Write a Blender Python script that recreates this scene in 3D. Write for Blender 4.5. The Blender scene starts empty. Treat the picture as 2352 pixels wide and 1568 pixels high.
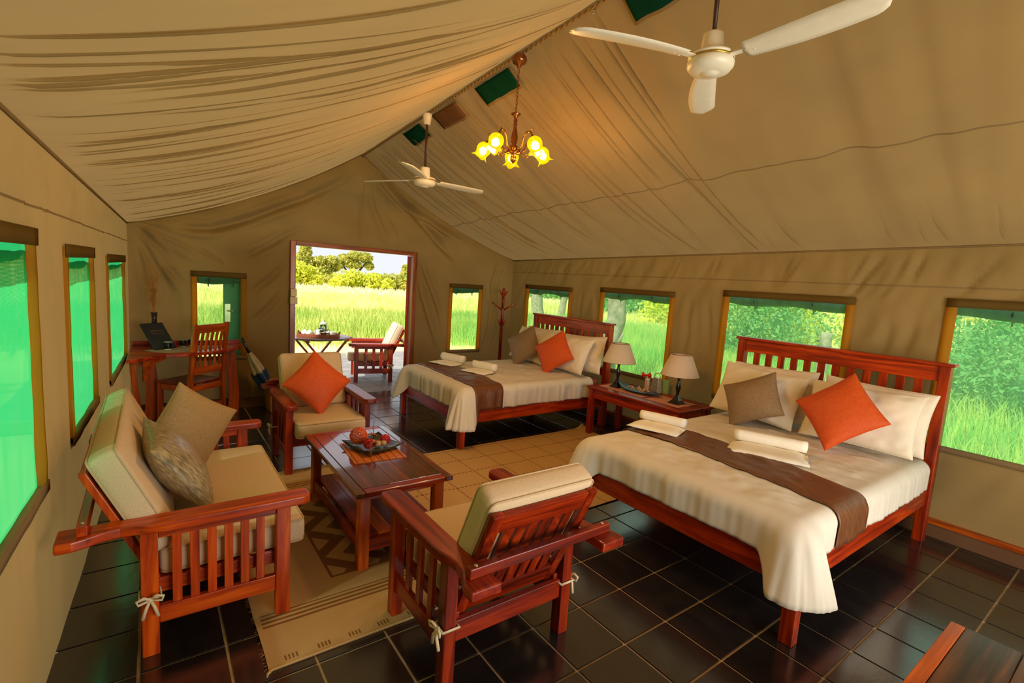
import bpy, math, random
import numpy as np
from mathutils import Vector, Matrix, noise

random.seed(7)
rng = np.random.default_rng(11)
SC = bpy.context.scene
COL = SC.collection
PI = math.pi

# ------------------------------------------------------------------ camera
cam_d = bpy.data.cameras.new('camera')
cam = bpy.data.objects.new('camera', cam_d)
COL.objects.link(cam)
cam_d.sensor_width = 36.0
cam_d.lens = 1132.1948 * 36.0 / 2352.0
cam_d.clip_start = 0.02
cam_d.clip_end = 600
_r = Vector((0.80763412, -0.58602567, 0.0655823))
_d = Vector((-0.01751869, -0.13501176, -0.99068911))
_f = Vector((0.58942364, 0.79896542, -0.1193065))
CAM = Vector((0.0, 0.0, 1.64161442))
cam.matrix_world = Matrix(((_r.x, -_d.x, -_f.x, CAM.x), (_r.y, -_d.y, -_f.y, CAM.y), (_r.z, -_d.z, -_f.z, CAM.z), (0, 0, 0, 1)))
SC.camera = cam


def pix(p):
    q = Vector(p) - CAM
    w = q.dot(_f)
    if w <= 0.05:
        return None
    return (1176 + 1132.19 * q.dot(_r) / w, 784 + 1132.19 * q.dot(_d) / w)


# ------------------------------------------------------------------ world, sun, exposure
world = bpy.data.worlds.new('world')
SC.world = world
world.use_nodes = True
_bg = world.node_tree.nodes['Background']
_bg.inputs['Color'].default_value = (0.86, 0.89, 0.95, 1)
_bg.inputs['Strength'].default_value = 0.66

sun_d = bpy.data.lights.new('sun', 'SUN')
sun_d.energy = 5.4
sun_d.angle = math.radians(1.5)
sun_d.color = (1.0, 0.97, 0.92)
sun = bpy.data.objects.new('sun', sun_d)
COL.objects.link(sun)
_sv = Vector((-0.70, -0.22, 0.68)).normalized()      # towards the sun
sun.rotation_euler = _sv.to_track_quat('Z', 'Y').to_euler()

# added fill lamp at the rear opening, standing in for sky light
fill_d = bpy.data.lights.new('fill_light', 'AREA')
fill_d.shape = 'RECTANGLE'
fill_d.size = 2.5
fill_d.size_y = 1.85
fill_d.energy = 66
fill_d.color = (1.0, 0.96, 0.90)
fill = bpy.data.objects.new('fill_light', fill_d)
COL.objects.link(fill)
fill.location = (2.2, -1.36, 1.0)
fill.rotation_euler = (math.radians(90), 0, 0)

SC.view_settings.view_transform = 'Standard'
SC.view_settings.look = 'None'
SC.view_settings.exposure = 0.68
SC.view_settings.gamma = 1.0
SC.view_settings.use_curve_mapping = False
SC.cycles.max_bounces = 10
SC.cycles.diffuse_bounces = 6
SC.cycles.transparent_max_bounces = 16
SC.cycles.sample_clamp_indirect = 6.0
SC.cycles.caustics_reflective = False
SC.cycles.caustics_refractive = False


# ------------------------------------------------------------------ materials
def S(r, g, b):
    f = lambda c: (c / 255 / 12.92) if c / 255 <= 0.04045 else ((c / 255 + 0.055) / 1.055) ** 2.4
    return (f(r), f(g), f(b))


MATS = {}


def new_mat(name):
    m = bpy.data.materials.new(name)
    m.use_nodes = True
    nt = m.node_tree
    nt.nodes.clear()
    out = nt.nodes.new('ShaderNodeOutputMaterial')
    return m, nt, out


def N(nt, kind, **kw):
    n = nt.nodes.new('ShaderNode' + kind)
    for k, v in kw.items():
        if k in n.inputs:
            n.inputs[k].default_value = v
        else:
            setattr(n, k, v)
    return n


def L(nt, a, b):
    nt.links.new(a, b)


def ramp(nt, fac, stops):
    r = nt.nodes.new('ShaderNodeValToRGB')
    el = r.color_ramp.elements
    while len(el) < len(stops):
        el.new(0.5)
    for e, (p, c) in zip(el, stops):
        e.position = p
        e.color = (*c, 1)
    L(nt, fac, r.inputs['Fac'])
    return r.outputs['Color']


def coords(nt, scale=(1, 1, 1), kind='Object'):
    tc = nt.nodes.new('ShaderNodeTexCoord')
    mp = nt.nodes.new('ShaderNodeMapping')
    mp.inputs['Scale'].default_value = scale
    L(nt, tc.outputs[kind], mp.inputs['Vector'])
    return mp.outputs['Vector']


def bump(nt, height, strength, dist=0.01):
    b = nt.nodes.new('ShaderNodeBump')
    b.inputs['Strength'].default_value = strength
    b.inputs['Distance'].default_value = dist
    L(nt, height, b.inputs['Height'])
    return b.outputs['Normal']


def plain(name, col, rough=0.6, metal=0.0, coat=0.0, var=0.12, scale=18, bmp=0.0, spec=0.5, stretch=(1, 1, 1)):
    """principled with a little procedural tone variation"""
    if name in MATS:
        return MATS[name]
    m, nt, out = new_mat(name)
    p = N(nt, 'BsdfPrincipled', Roughness=rough, Metallic=metal)
    p.inputs['Coat Weight'].default_value = coat
    p.inputs['Coat Roughness'].default_value = 0.12
    p.inputs['Specular IOR Level'].default_value = spec
    no = N(nt, 'TexNoise', Scale=scale, Detail=3)
    L(nt, coords(nt, stretch), no.inputs['Vector'])
    c = ramp(nt, no.outputs['Fac'], [(0.3, tuple(x * (1 - var) for x in col)), (0.7, tuple(min(1, x * (1 + var)) for x in col))])
    L(nt, c, p.inputs['Base Color'])
    if bmp:
        L(nt, bump(nt, no.outputs['Fac'], bmp), p.inputs['Normal'])
    L(nt, p.outputs[0], out.inputs['Surface'])
    MATS[name] = m
    return m


def wood(tone, axis):
    key = 'wood_%s_%s' % (tone, axis)
    if key in MATS:
        return MATS[key]
    base = {'red': (S(164, 42, 2), S(196, 66, 6), S(108, 22, 2)),
            'dark': (S(144, 36, 4), S(174, 56, 8), S(90, 18, 4)),
            'orange': (S(194, 82, 8), S(216, 104, 16), S(140, 48, 6)),
            'sofa': (S(184, 60, 4), S(210, 88, 8), S(138, 36, 4)),
            'bench': (S(70, 34, 12), S(110, 58, 20), S(36, 18, 10)),
            'table': (S(98, 28, 12), S(136, 44, 16), S(60, 16, 10)),
            'pale': (S(168, 84, 44), S(190, 104, 58), S(126, 58, 30)),
            'deck': (S(120, 96, 84), S(150, 126, 112), S(90, 70, 62))}[tone]
    m, nt, out = new_mat(key)
    sc = [22, 22, 22]
    sc['XYZ'.index(axis)] = 1.6
    v = coords(nt, tuple(sc))
    oi = nt.nodes.new('ShaderNodeObjectInfo')
    add = N(nt, 'VectorMath', operation='ADD')
    mul = N(nt, 'VectorMath', operation='SCALE')
    mul.inputs['Scale'].default_value = 40
    comb = N(nt, 'CombineXYZ')
    for i in range(3):
        L(nt, oi.outputs['Random'], comb.inputs[i])
    L(nt, comb.outputs[0], mul.inputs[0])
    L(nt, v, add.inputs[0])
    L(nt, mul.outputs[0], add.inputs[1])
    no = N(nt, 'TexNoise', Scale=1.0, Detail=5, Roughness=0.6, Distortion=0.6)
    L(nt, add.outputs[0], no.inputs['Vector'])
    c = ramp(nt, no.outputs['Fac'], [(0.30, tuple(0.55 * q for q in base[2])), (0.5, tuple(0.8 * q for q in base[0])), (0.70, base[1])])
    hsv = nt.nodes.new('ShaderNodeHueSaturation')
    mr = N(nt, 'MapRange')
    mr.inputs['To Min'].default_value = 0.78
    mr.inputs['To Max'].default_value = 1.22
    L(nt, oi.outputs['Random'], mr.inputs['Value'])
    L(nt, mr.outputs[0], hsv.inputs['Value'])
    L(nt, c, hsv.inputs['Color'])
    p = N(nt, 'BsdfPrincipled', Roughness=0.2 if tone == 'table' else 0.36)
    p.inputs['Specular IOR Level'].default_value = 0.35
    p.inputs['Coat Weight'].default_value = {'bench': 0.3, 'table': 1.0}.get(tone, 0.22)
    p.inputs['Coat Roughness'].default_value = 0.05 if tone == 'table' else 0.12
    if tone == 'table':
        p.inputs['Coat IOR'].default_value = 1.9
    L(nt, hsv.outputs['Color'], p.inputs['Base Color'])
    L(nt, bump(nt, no.outputs['Fac'], 0.08, 0.004), p.inputs['Normal'])
    L(nt, p.outputs[0], out.inputs['Surface'])
    MATS[key] = m
    return m


def canvas(name, col, trans, tw=0.45, weave=900, blot=0.10):
    """thin tent cloth: reflects and lets outside light through"""
    if name in MATS:
        return MATS[name]
    m, nt, out = new_mat(name)
    n1 = N(nt, 'TexNoise', Scale=2.2, Detail=4)
    L(nt, coords(nt), n1.inputs['Vector'])
    n2 = N(nt, 'TexNoise', Scale=weave, Detail=1)
    L(nt, coords(nt), n2.inputs['Vector'])
    mix = N(nt, 'MixRGB', blend_type='MULTIPLY', Fac=1.0)
    c1 = ramp(nt, n1.outputs['Fac'], [(0.3, tuple(x * (1 - blot) for x in col)), (0.7, tuple(x * (1 + blot) for x in col))])
    c2 = ramp(nt, n2.outputs['Fac'], [(0.3, (0.84, 0.84, 0.84)), (0.7, (1, 1, 1))])
    L(nt, c1, mix.inputs[1])
    L(nt, c2, mix.inputs[2])
    d = N(nt, 'BsdfDiffuse')
    L(nt, mix.outputs[0], d.inputs['Color'])
    t = N(nt, 'BsdfTranslucent', Color=(*trans, 1))
    ms = N(nt, 'MixShader', Fac=tw)
    L(nt, d.outputs[0], ms.inputs[1])
    L(nt, t.outputs[0], ms.inputs[2])
    L(nt, ms.outputs[0], out.inputs['Surface'])
    MATS[name] = m
    return m


def net(name, col, cover, lines):
    """insect net: green threads with open gaps between them"""
    m, nt, out = new_mat(name)
    tr = N(nt, 'BsdfTransparent', Color=(0.80, 0.98, 0.78, 1))
    d = N(nt, 'BsdfDiffuse', Color=(*col, 1))
    t = N(nt, 'BsdfTranslucent', Color=(*col, 1))
    a = N(nt, 'MixShader', Fac=0.6)
    L(nt, d.outputs[0], a.inputs[1])
    L(nt, t.outputs[0], a.inputs[2])
    ms = N(nt, 'MixShader', Fac=cover)
    wv = N(nt, 'TexWave', Scale=lines, Distortion=0.6)
    wv.bands_direction = 'Z'
    wv.inputs['Detail'].default_value = 1
    L(nt, coords(nt), wv.inputs['Vector'])
    n1 = N(nt, 'TexNoise', Scale=6, Detail=3)
    L(nt, coords(nt, (3, 3, 0.5)), n1.inputs['Vector'])
    m1 = N(nt, 'Math', operation='MULTIPLY_ADD')
    m1.inputs[1].default_value = 0.22
    m1.inputs[2].default_value = cover - 0.22
    L(nt, wv.outputs['Fac'], m1.inputs[0])
    m2 = N(nt, 'Math', operation='MULTIPLY_ADD')
    m2.inputs[1].default_value = 0.22
    L(nt, n1.outputs['Fac'], m2.inputs[0])
    L(nt, m1.outputs[0], m2.inputs[2])
    m2.use_clamp = True
    L(nt, m2.outputs[0], ms.inputs['Fac'])
    L(nt, tr.outputs[0], ms.inputs[1])
    L(nt, a.outputs[0], ms.inputs[2])
    L(nt, ms.outputs[0], out.inputs['Surface'])
    MATS[name] = m
    return m


def leaf_mat(name, c0, c1, trans=0.35):
    m, nt, out = new_mat(name)
    no = N(nt, 'TexNoise', Scale=0.9, Detail=4)
    L(nt, coords(nt), no.inputs['Vector'])
    c = ramp(nt, no.outputs['Fac'], [(0.35, c0), (0.65, c1)])
    d = N(nt, 'BsdfDiffuse')
    t = N(nt, 'BsdfTranslucent')
    L(nt, c, d.inputs['Color'])
    L(nt, c, t.inputs['Color'])
    ms = N(nt, 'MixShader', Fac=trans)
    L(nt, d.outputs[0], ms.inputs[1])
    L(nt, t.outputs[0], ms.inputs[2])
    L(nt, ms.outputs[0], out.inputs['Surface'])
    MATS[name] = m
    return m


def glow(name, col, strength):
    m, nt, out = new_mat(name)
    e = N(nt, 'Emission', Color=(*col, 1), Strength=strength)
    L(nt, e.outputs[0], out.inputs['Surface'])
    MATS[name] = m
    return m


def glassy(name, tint=(0.9, 0.95, 0.92), rough=0.02):
    m, nt, out = new_mat(name)
    tr = N(nt, 'BsdfTransparent', Color=(*tint, 1))
    gl = N(nt, 'BsdfGlossy', Roughness=rough)
    fr = N(nt, 'Fresnel', IOR=1.45)
    ms = N(nt, 'MixShader')
    L(nt, fr.outputs[0], ms.inputs['Fac'])
    L(nt, tr.outputs[0], ms.inputs[1])
    L(nt, gl.outputs[0], ms.inputs[2])
    L(nt, ms.outputs[0], out.inputs['Surface'])
    MATS[name] = m
    return m


M_ROOF = canvas('canvas_roof', S(138, 110, 64), S(204, 166, 104), 0.125)
M_WALL = canvas('canvas_wall', S(150, 121, 76), S(178, 148, 92), 0.13)
M_HEM = canvas('canvas_hem', S(206, 152, 62), S(242, 176, 70), 0.66)
M_HEMTOP = canvas('canvas_hem_dark', S(112, 88, 44), S(120, 92, 40), 0.2)
M_FLAP = canvas('canvas_flap', S(58, 84, 62), S(40, 90, 64), 0.15)
M_SKIRT = canvas('canvas_skirt', S(116, 82, 56), S(110, 80, 50), 0.1)
M_NET = net('net_sheer', S(150, 232, 170), 0.36, 95)
M_NETB = net('net_gable', S(150, 232, 170), 0.2, 95)
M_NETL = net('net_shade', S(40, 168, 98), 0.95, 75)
M_VENT = canvas('vent_net', S(20, 66, 50), S(14, 80, 56), 0.2)
M_STRAP = plain('strap_dark', S(30, 52, 38), 0.8)
M_CUSH = plain('fabric_beige', S(208, 182, 146), 0.85, var=0.07, scale=140, bmp=0.15, spec=0.2)
M_CUSHP = plain('fabric_piping', S(194, 166, 128), 0.85, var=0.05, spec=0.2)
M_TIE = plain('fabric_tie', S(224, 202, 164), 0.85, spec=0.2)
M_LINEN = plain('linen_cream', S(216, 205, 186), 0.75, var=0.03, scale=6, spec=0.25)
M_PILLOW = plain('linen_pillow', S(232, 218, 194), 0.75, var=0.03, scale=6, spec=0.25)
M_ORANGE = plain('fabric_orange', S(206, 82, 26), 0.6, var=0.1, scale=60, bmp=0.1, spec=0.35)
M_TAUPE = plain('fabric_taupe', S(136, 108, 76), 0.55, var=0.12, scale=70, spec=0.4)
M_TAN = plain('fabric_tan', S(164, 134, 86), 0.7, var=0.12, scale=90, bmp=0.1, spec=0.3)
M_SHINY = plain('fabric_sheen', S(150, 130, 94), 0.34, var=0.55, scale=60, spec=0.6, stretch=(2.2, 0.35, 1))
M_RUNNER = plain('fabric_runner', S(106, 62, 32), 0.42, var=0.4, scale=60, spec=0.5, stretch=(2.5, 0.3, 0.3))
M_TOWEL = plain('towel_white', S(242, 234, 216), 0.95, var=0.04, scale=200, bmp=0.3, spec=0.1)
M_MATT = plain('mattress_red', S(146, 84, 66), 0.8, spec=0.2)
M_GROUT = plain('grout', S(172, 142, 104), 0.9, var=0.15)
M_BRASS = plain('antique_brass', S(150, 96, 58), 0.25, metal=0.9, var=0.2)
M_FANW = plain('fan_white', S(232, 222, 200), 0.4, var=0.03)
M_FANG = plain('fan_gold', S(190, 150, 60), 0.3, metal=0.8)
M_ROD = plain('rod_dark', S(66, 36, 26), 0.4)
M_BLACK = plain('black_lacquer', S(22, 20, 18), 0.18, coat=0.4, var=0.2)
M_SHADE = canvas('lamp_shade_cloth', S(252, 238, 222), S(252, 236, 212), 0.5, 400, 0.03)
M_STEEL = plain('steel', S(214, 208, 196), 0.35, metal=0.45)
M_BOLT = plain('bolt_steel', S(200, 190, 160), 0.3, metal=0.9)
M_RED = plain('red_plastic', S(222, 16, 8), 0.35, var=0.05)
M_CANW = plain('can_white', S(214, 190, 170), 0.35, var=0.05)
M_PGREEN = plain('green_packet', S(150, 186, 122), 0.6, var=0.05)
M_PINKMAT = plain('woven_mat_pink', S(206, 140, 108), 0.85, var=0.12, scale=60, spec=0.2)
M_GREYMAT = plain('woven_mat_grey', S(150, 120, 98), 0.85, var=0.12, scale=60, spec=0.2)
M_POD = plain('seed_pod', S(196, 146, 92), 0.7, var=0.3, scale=40)
M_TWIG = plain('twig', S(140, 78, 36), 0.5, var=0.3)
M_DRIFT = plain('driftwood', S(190, 152, 108), 0.7, var=0.2, scale=30)
M_BALLO = plain('wicker_orange', S(226, 106, 58), 0.5)
M_BALLR = plain('wicker_red', S(206, 34, 50), 0.4)
M_DISH = plain('dish_black', S(20, 22, 20), 0.38)
M_DISHIN = plain('dish_inside', S(60, 58, 36), 0.35)
M_BAMB = plain('bamboo_orange', S(206, 112, 44), 0.45, var=0.25, scale=60)
M_THREAD = plain('thread_dark', S(70, 40, 24), 0.8)
M_NAVY = plain('navy_cover', S(26, 34, 44), 0.5, var=0.1)
M_GOLD = plain('gold_print', S(124, 92, 48), 0.45, metal=0.3)
M_UMBW = plain('umbrella_silver', S(190, 180, 164), 0.45, var=0.12)
M_UMBB = plain('umbrella_blue', S(24, 62, 110), 0.55, var=0.12)
M_PAMP = leaf_mat('pampas_plume', S(196, 128, 66), S(220, 160, 96), 0.3)
M_SWITCH = plain('switch_plastic', S(206, 184, 144), 0.4, var=0.03)
M_CHINA = plain('china_white', S(226, 220, 206), 0.2, coat=0.3, var=0.02)
M_TRAY = plain('tray_wicker', S(136, 70, 36), 0.6, var=0.3, scale=70, bmp=0.4)
M_COFFEE = plain('coffee', S(60, 44, 34), 0.3)
M_DOORG = plain('door_paint_green', S(40, 116, 92), 0.5, var=0.06)
M_DOORW = plain('door_cream', S(216, 186, 138), 0.6, var=0.05)
M_BARK = plain('bark_grey', S(150, 138, 118), 0.95, var=0.4, scale=9, bmp=1.0, spec=0.1)
M_BARKD = plain('bark_dark', S(84, 70, 52), 0.95, var=0.3, scale=9, spec=0.1)
M_ROPE = plain('rope', S(150, 118, 72), 0.9, var=0.3, scale=120)
M_GLASS = glassy('clear_glass')
M_DGLASS = plain('dark_glass', S(18, 16, 14), 0.1, coat=0.5)
M_BULB = glow('bulb_glow', (1.0, 0.86, 0.55), 26.0)

M_GRASS = leaf_mat('grass_blades', S(206, 206, 110), S(240, 234, 168), 0.45)
M_GRASSN = leaf_mat('grass_blades_green', S(130, 190, 90), S(200, 216, 120), 0.5)
M_LEAF = leaf_mat('leaves_olive', S(164, 168, 70), S(216, 210, 110), 0.45)
M_LEAFY = leaf_mat('leaves_lime', S(196, 204, 60), S(228, 226, 100), 0.45)
M_LEAFG = leaf_mat('leaves_green', S(112, 172, 104), S(172, 204, 130), 0.5)


def basket_mat():
    m, nt, out = new_mat('basket_weave')
    v = coords(nt)
    ck = N(nt, 'TexChecker', Scale=70)
    ck.inputs['Color1'].default_value = (*S(196, 122, 54), 1)
    ck.inputs['Color2'].default_value = (*S(160, 92, 38), 1)
    L(nt, v, ck.inputs['Vector'])
    p = N(nt, 'BsdfPrincipled', Roughness=0.7)
    L(nt, ck.outputs['Color'], p.inputs['Base Color'])
    L(nt, bump(nt, ck.outputs['Fac'], 0.6, 0.004), p.inputs['Normal'])
    L(nt, p.outputs[0], out.inputs['Surface'])
    return m


M_BASKET = basket_mat()


def tile_mat():
    m, nt, out = new_mat('slate_tile')
    n1 = N(nt, 'TexNoise', Scale=5, Detail=6, Roughness=0.6)
    L(nt, coords(nt, (1, 2.2, 1)), n1.inputs['Vector'])
    oi = nt.nodes.new('ShaderNodeObjectInfo')
    c = ramp(nt, n1.outputs['Fac'], [(0.3, S(22, 20, 20)), (0.7, S(38, 34, 32))])
    hsv = nt.nodes.new('ShaderNodeHueSaturation')
    mr = N(nt, 'MapRange')
    mr.inputs['To Min'].default_value = 0.8
    mr.inputs['To Max'].default_value = 1.25
    L(nt, oi.outputs['Random'], mr.inputs['Value'])
    L(nt, mr.outputs[0], hsv.inputs['Value'])
    L(nt, c, hsv.inputs['Color'])
    p = N(nt, 'BsdfPrincipled', Roughness=0.2)
    p.inputs['Specular IOR Level'].default_value = 0.9
    L(nt, hsv.outputs['Color'], p.inputs['Base Color'])
    p.inputs['Coat Weight'].default_value = 0.42
    p.inputs['Coat IOR'].default_value = 1.8
    p.inputs['Coat Roughness'].default_value = 0.16
    L(nt, bump(nt, n1.outputs['Fac'], 0.28, 0.004), p.inputs['Normal'])
    L(nt, bump(nt, n1.outputs['Fac'], 0.16, 0.004), p.inputs['Coat Normal'])
    L(nt, p.outputs[0], out.inputs['Surface'])
    return m


M_TILE = tile_mat()


def porch_tile_mat():  # tile grey lightened to paint in the sun glare on the porch
    m, nt, out = new_mat('porch_tile_sunlit')
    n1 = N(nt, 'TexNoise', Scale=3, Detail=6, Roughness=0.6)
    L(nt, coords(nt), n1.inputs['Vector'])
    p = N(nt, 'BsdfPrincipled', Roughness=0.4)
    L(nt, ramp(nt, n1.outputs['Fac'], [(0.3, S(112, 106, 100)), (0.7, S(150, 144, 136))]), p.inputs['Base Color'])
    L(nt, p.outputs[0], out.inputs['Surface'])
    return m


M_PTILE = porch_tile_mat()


def rug_mat(name, c0, c1, scale):
    m, nt, out = new_mat(name)
    v = coords(nt)
    w1 = N(nt, 'TexWave', Scale=scale, Distortion=1.5)
    w1.bands_direction = 'X'
    L(nt, v, w1.inputs['Vector'])
    w2 = N(nt, 'TexWave', Scale=scale * 0.8, Distortion=1.5)
    w2.bands_direction = 'Y'
    L(nt, v, w2.inputs['Vector'])
    mu = N(nt, 'Math', operation='MULTIPLY')
    L(nt, w1.outputs['Fac'], mu.inputs[0])
    L(nt, w2.outputs['Fac'], mu.inputs[1])
    p = N(nt, 'BsdfPrincipled', Roughness=0.95)
    p.inputs['Specular IOR Level'].default_value = 0.1
    L(nt, ramp(nt, mu.outputs[0], [(0.0, c0), (0.6, c1)]), p.inputs['Base Color'])
    L(nt, bump(nt, mu.outputs[0], 0.3, 0.003), p.inputs['Normal'])
    L(nt, p.outputs[0], out.inputs['Surface'])
    return m


M_RUG = rug_mat('rug_sand', S(166, 128, 82), S(204, 168, 116), 75)
M_RUGB = rug_mat('rug_brown', S(112, 74, 42), S(140, 96, 56), 75)
M_RUG2 = rug_mat('rug_straw', S(178, 138, 84), S(206, 168, 108), 60)


def ground_mat():
    m, nt, out = new_mat('ground_soil_grass')
    v = coords(nt)
    n1 = N(nt, 'TexNoise', Scale=0.35, Detail=6)
    L(nt, v, n1.inputs['Vector'])
    n2 = N(nt, 'TexNoise', Scale=0.9, Detail=5)
    L(nt, coords(nt, (0.12, 1, 1)), n2.inputs['Vector'])
    grass = ramp(nt, n2.outputs['Fac'], [(0.3, S(178, 186, 78)), (0.5, S(214, 208, 118)), (0.7, S(236, 228, 176))])
    sand = ramp(nt, n1.outputs['Fac'], [(0.35, S(206, 178, 130)), (0.65, S(232, 210, 160))])
    sx = N(nt, 'SeparateXYZ')
    L(nt, v, sx.inputs[0])
    # bare, trodden earth in a band round the tent and its porch
    ax = N(nt, 'Math', operation='SUBTRACT'); ax.inputs[1].default_value = 2.2
    L(nt, sx.outputs[0], ax.inputs[0])
    aa = N(nt, 'Math', operation='ABSOLUTE'); L(nt, ax.outputs[0], aa.inputs[0])
    ay = N(nt, 'Math', operation='SUBTRACT'); ay.inputs[1].default_value = 4.4
    L(nt, sx.outputs[1], ay.inputs[0])
    ab = N(nt, 'Math', operation='ABSOLUTE'); L(nt, ay.outputs[0], ab.inputs[0])
    a2 = N(nt, 'Math', operation='SUBTRACT'); a2.inputs[1].default_value = 3.6
    L(nt, aa.outputs[0], a2.inputs[0])
    b2 = N(nt, 'Math', operation='SUBTRACT'); b2.inputs[1].default_value = 7.2
    L(nt, ab.outputs[0], b2.inputs[0])
    mx = N(nt, 'Math', operation='MAXIMUM')
    L(nt, a2.outputs[0], mx.inputs[0]); L(nt, b2.outputs[0], mx.inputs[1])
    ad = N(nt, 'Math', operation='ADD'); L(nt, mx.outputs[0], ad.inputs[0])
    nn = N(nt, 'Math', operation='MULTIPLY_ADD'); nn.inputs[1].default_value = 2.4; nn.inputs[2].default_value = -1.2
    L(nt, n1.outputs['Fac'], nn.inputs[0]); L(nt, nn.outputs[0], ad.inputs[1])
    mr = N(nt, 'MapRange'); mr.inputs['From Min'].default_value = -0.2; mr.inputs['From Max'].default_value = 0.9
    L(nt, ad.outputs[0], mr.inputs['Value'])
    mix = N(nt, 'MixRGB')
    L(nt, mr.outputs[0], mix.inputs['Fac'])
    L(nt, sand, mix.inputs[1]); L(nt, grass, mix.inputs[2])
    d = N(nt, 'BsdfDiffuse')
    L(nt, mix.outputs[0], d.inputs['Color'])
    L(nt, d.outputs[0], out.inputs['Surface'])
    return m


M_GROUND = ground_mat()


def shade_mat():
    """amber glass tulip: lets light through and glows itself"""
    m, nt, out = new_mat('amber_glass')
    e = N(nt, 'Emission', Color=(1.0, 0.66, 0.0, 1), Strength=1.0)
    tr = N(nt, 'BsdfTransparent', Color=(1.0, 0.78, 0.12, 1))
    g = N(nt, 'BsdfGlossy', Roughness=0.15)
    a = N(nt, 'MixShader', Fac=0.34)
    L(nt, e.outputs[0], a.inputs[1]); L(nt, tr.outputs[0], a.inputs[2])
    b = N(nt, 'MixShader', Fac=0.06)
    L(nt, a.outputs[0], b.inputs[1]); L(nt, g.outputs[0], b.inputs[2])
    L(nt, b.outputs[0], out.inputs['Surface'])
    return m


M_AMBER = shade_mat()


# ------------------------------------------------------------------ builders
def obj_from(name, verts, faces, mat=None, parent=None, smooth=False, loc=(0, 0, 0)):
    me = bpy.data.meshes.new(name)
    me.from_pydata([tuple(v) for v in verts], [], [tuple(f) for f in faces])
    if mat is not None:
        for mm in (mat if isinstance(mat, (list, tuple)) else [mat]):
            me.materials.append(mm)
    if smooth:
        me.polygons.foreach_set('use_smooth', [True] * len(me.polygons))
    me.update()
    o = bpy.data.objects.new(name, me)
    COL.objects.link(o)
    o.location = loc
    if parent is not None:
        o.parent = parent
    return o


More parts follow.
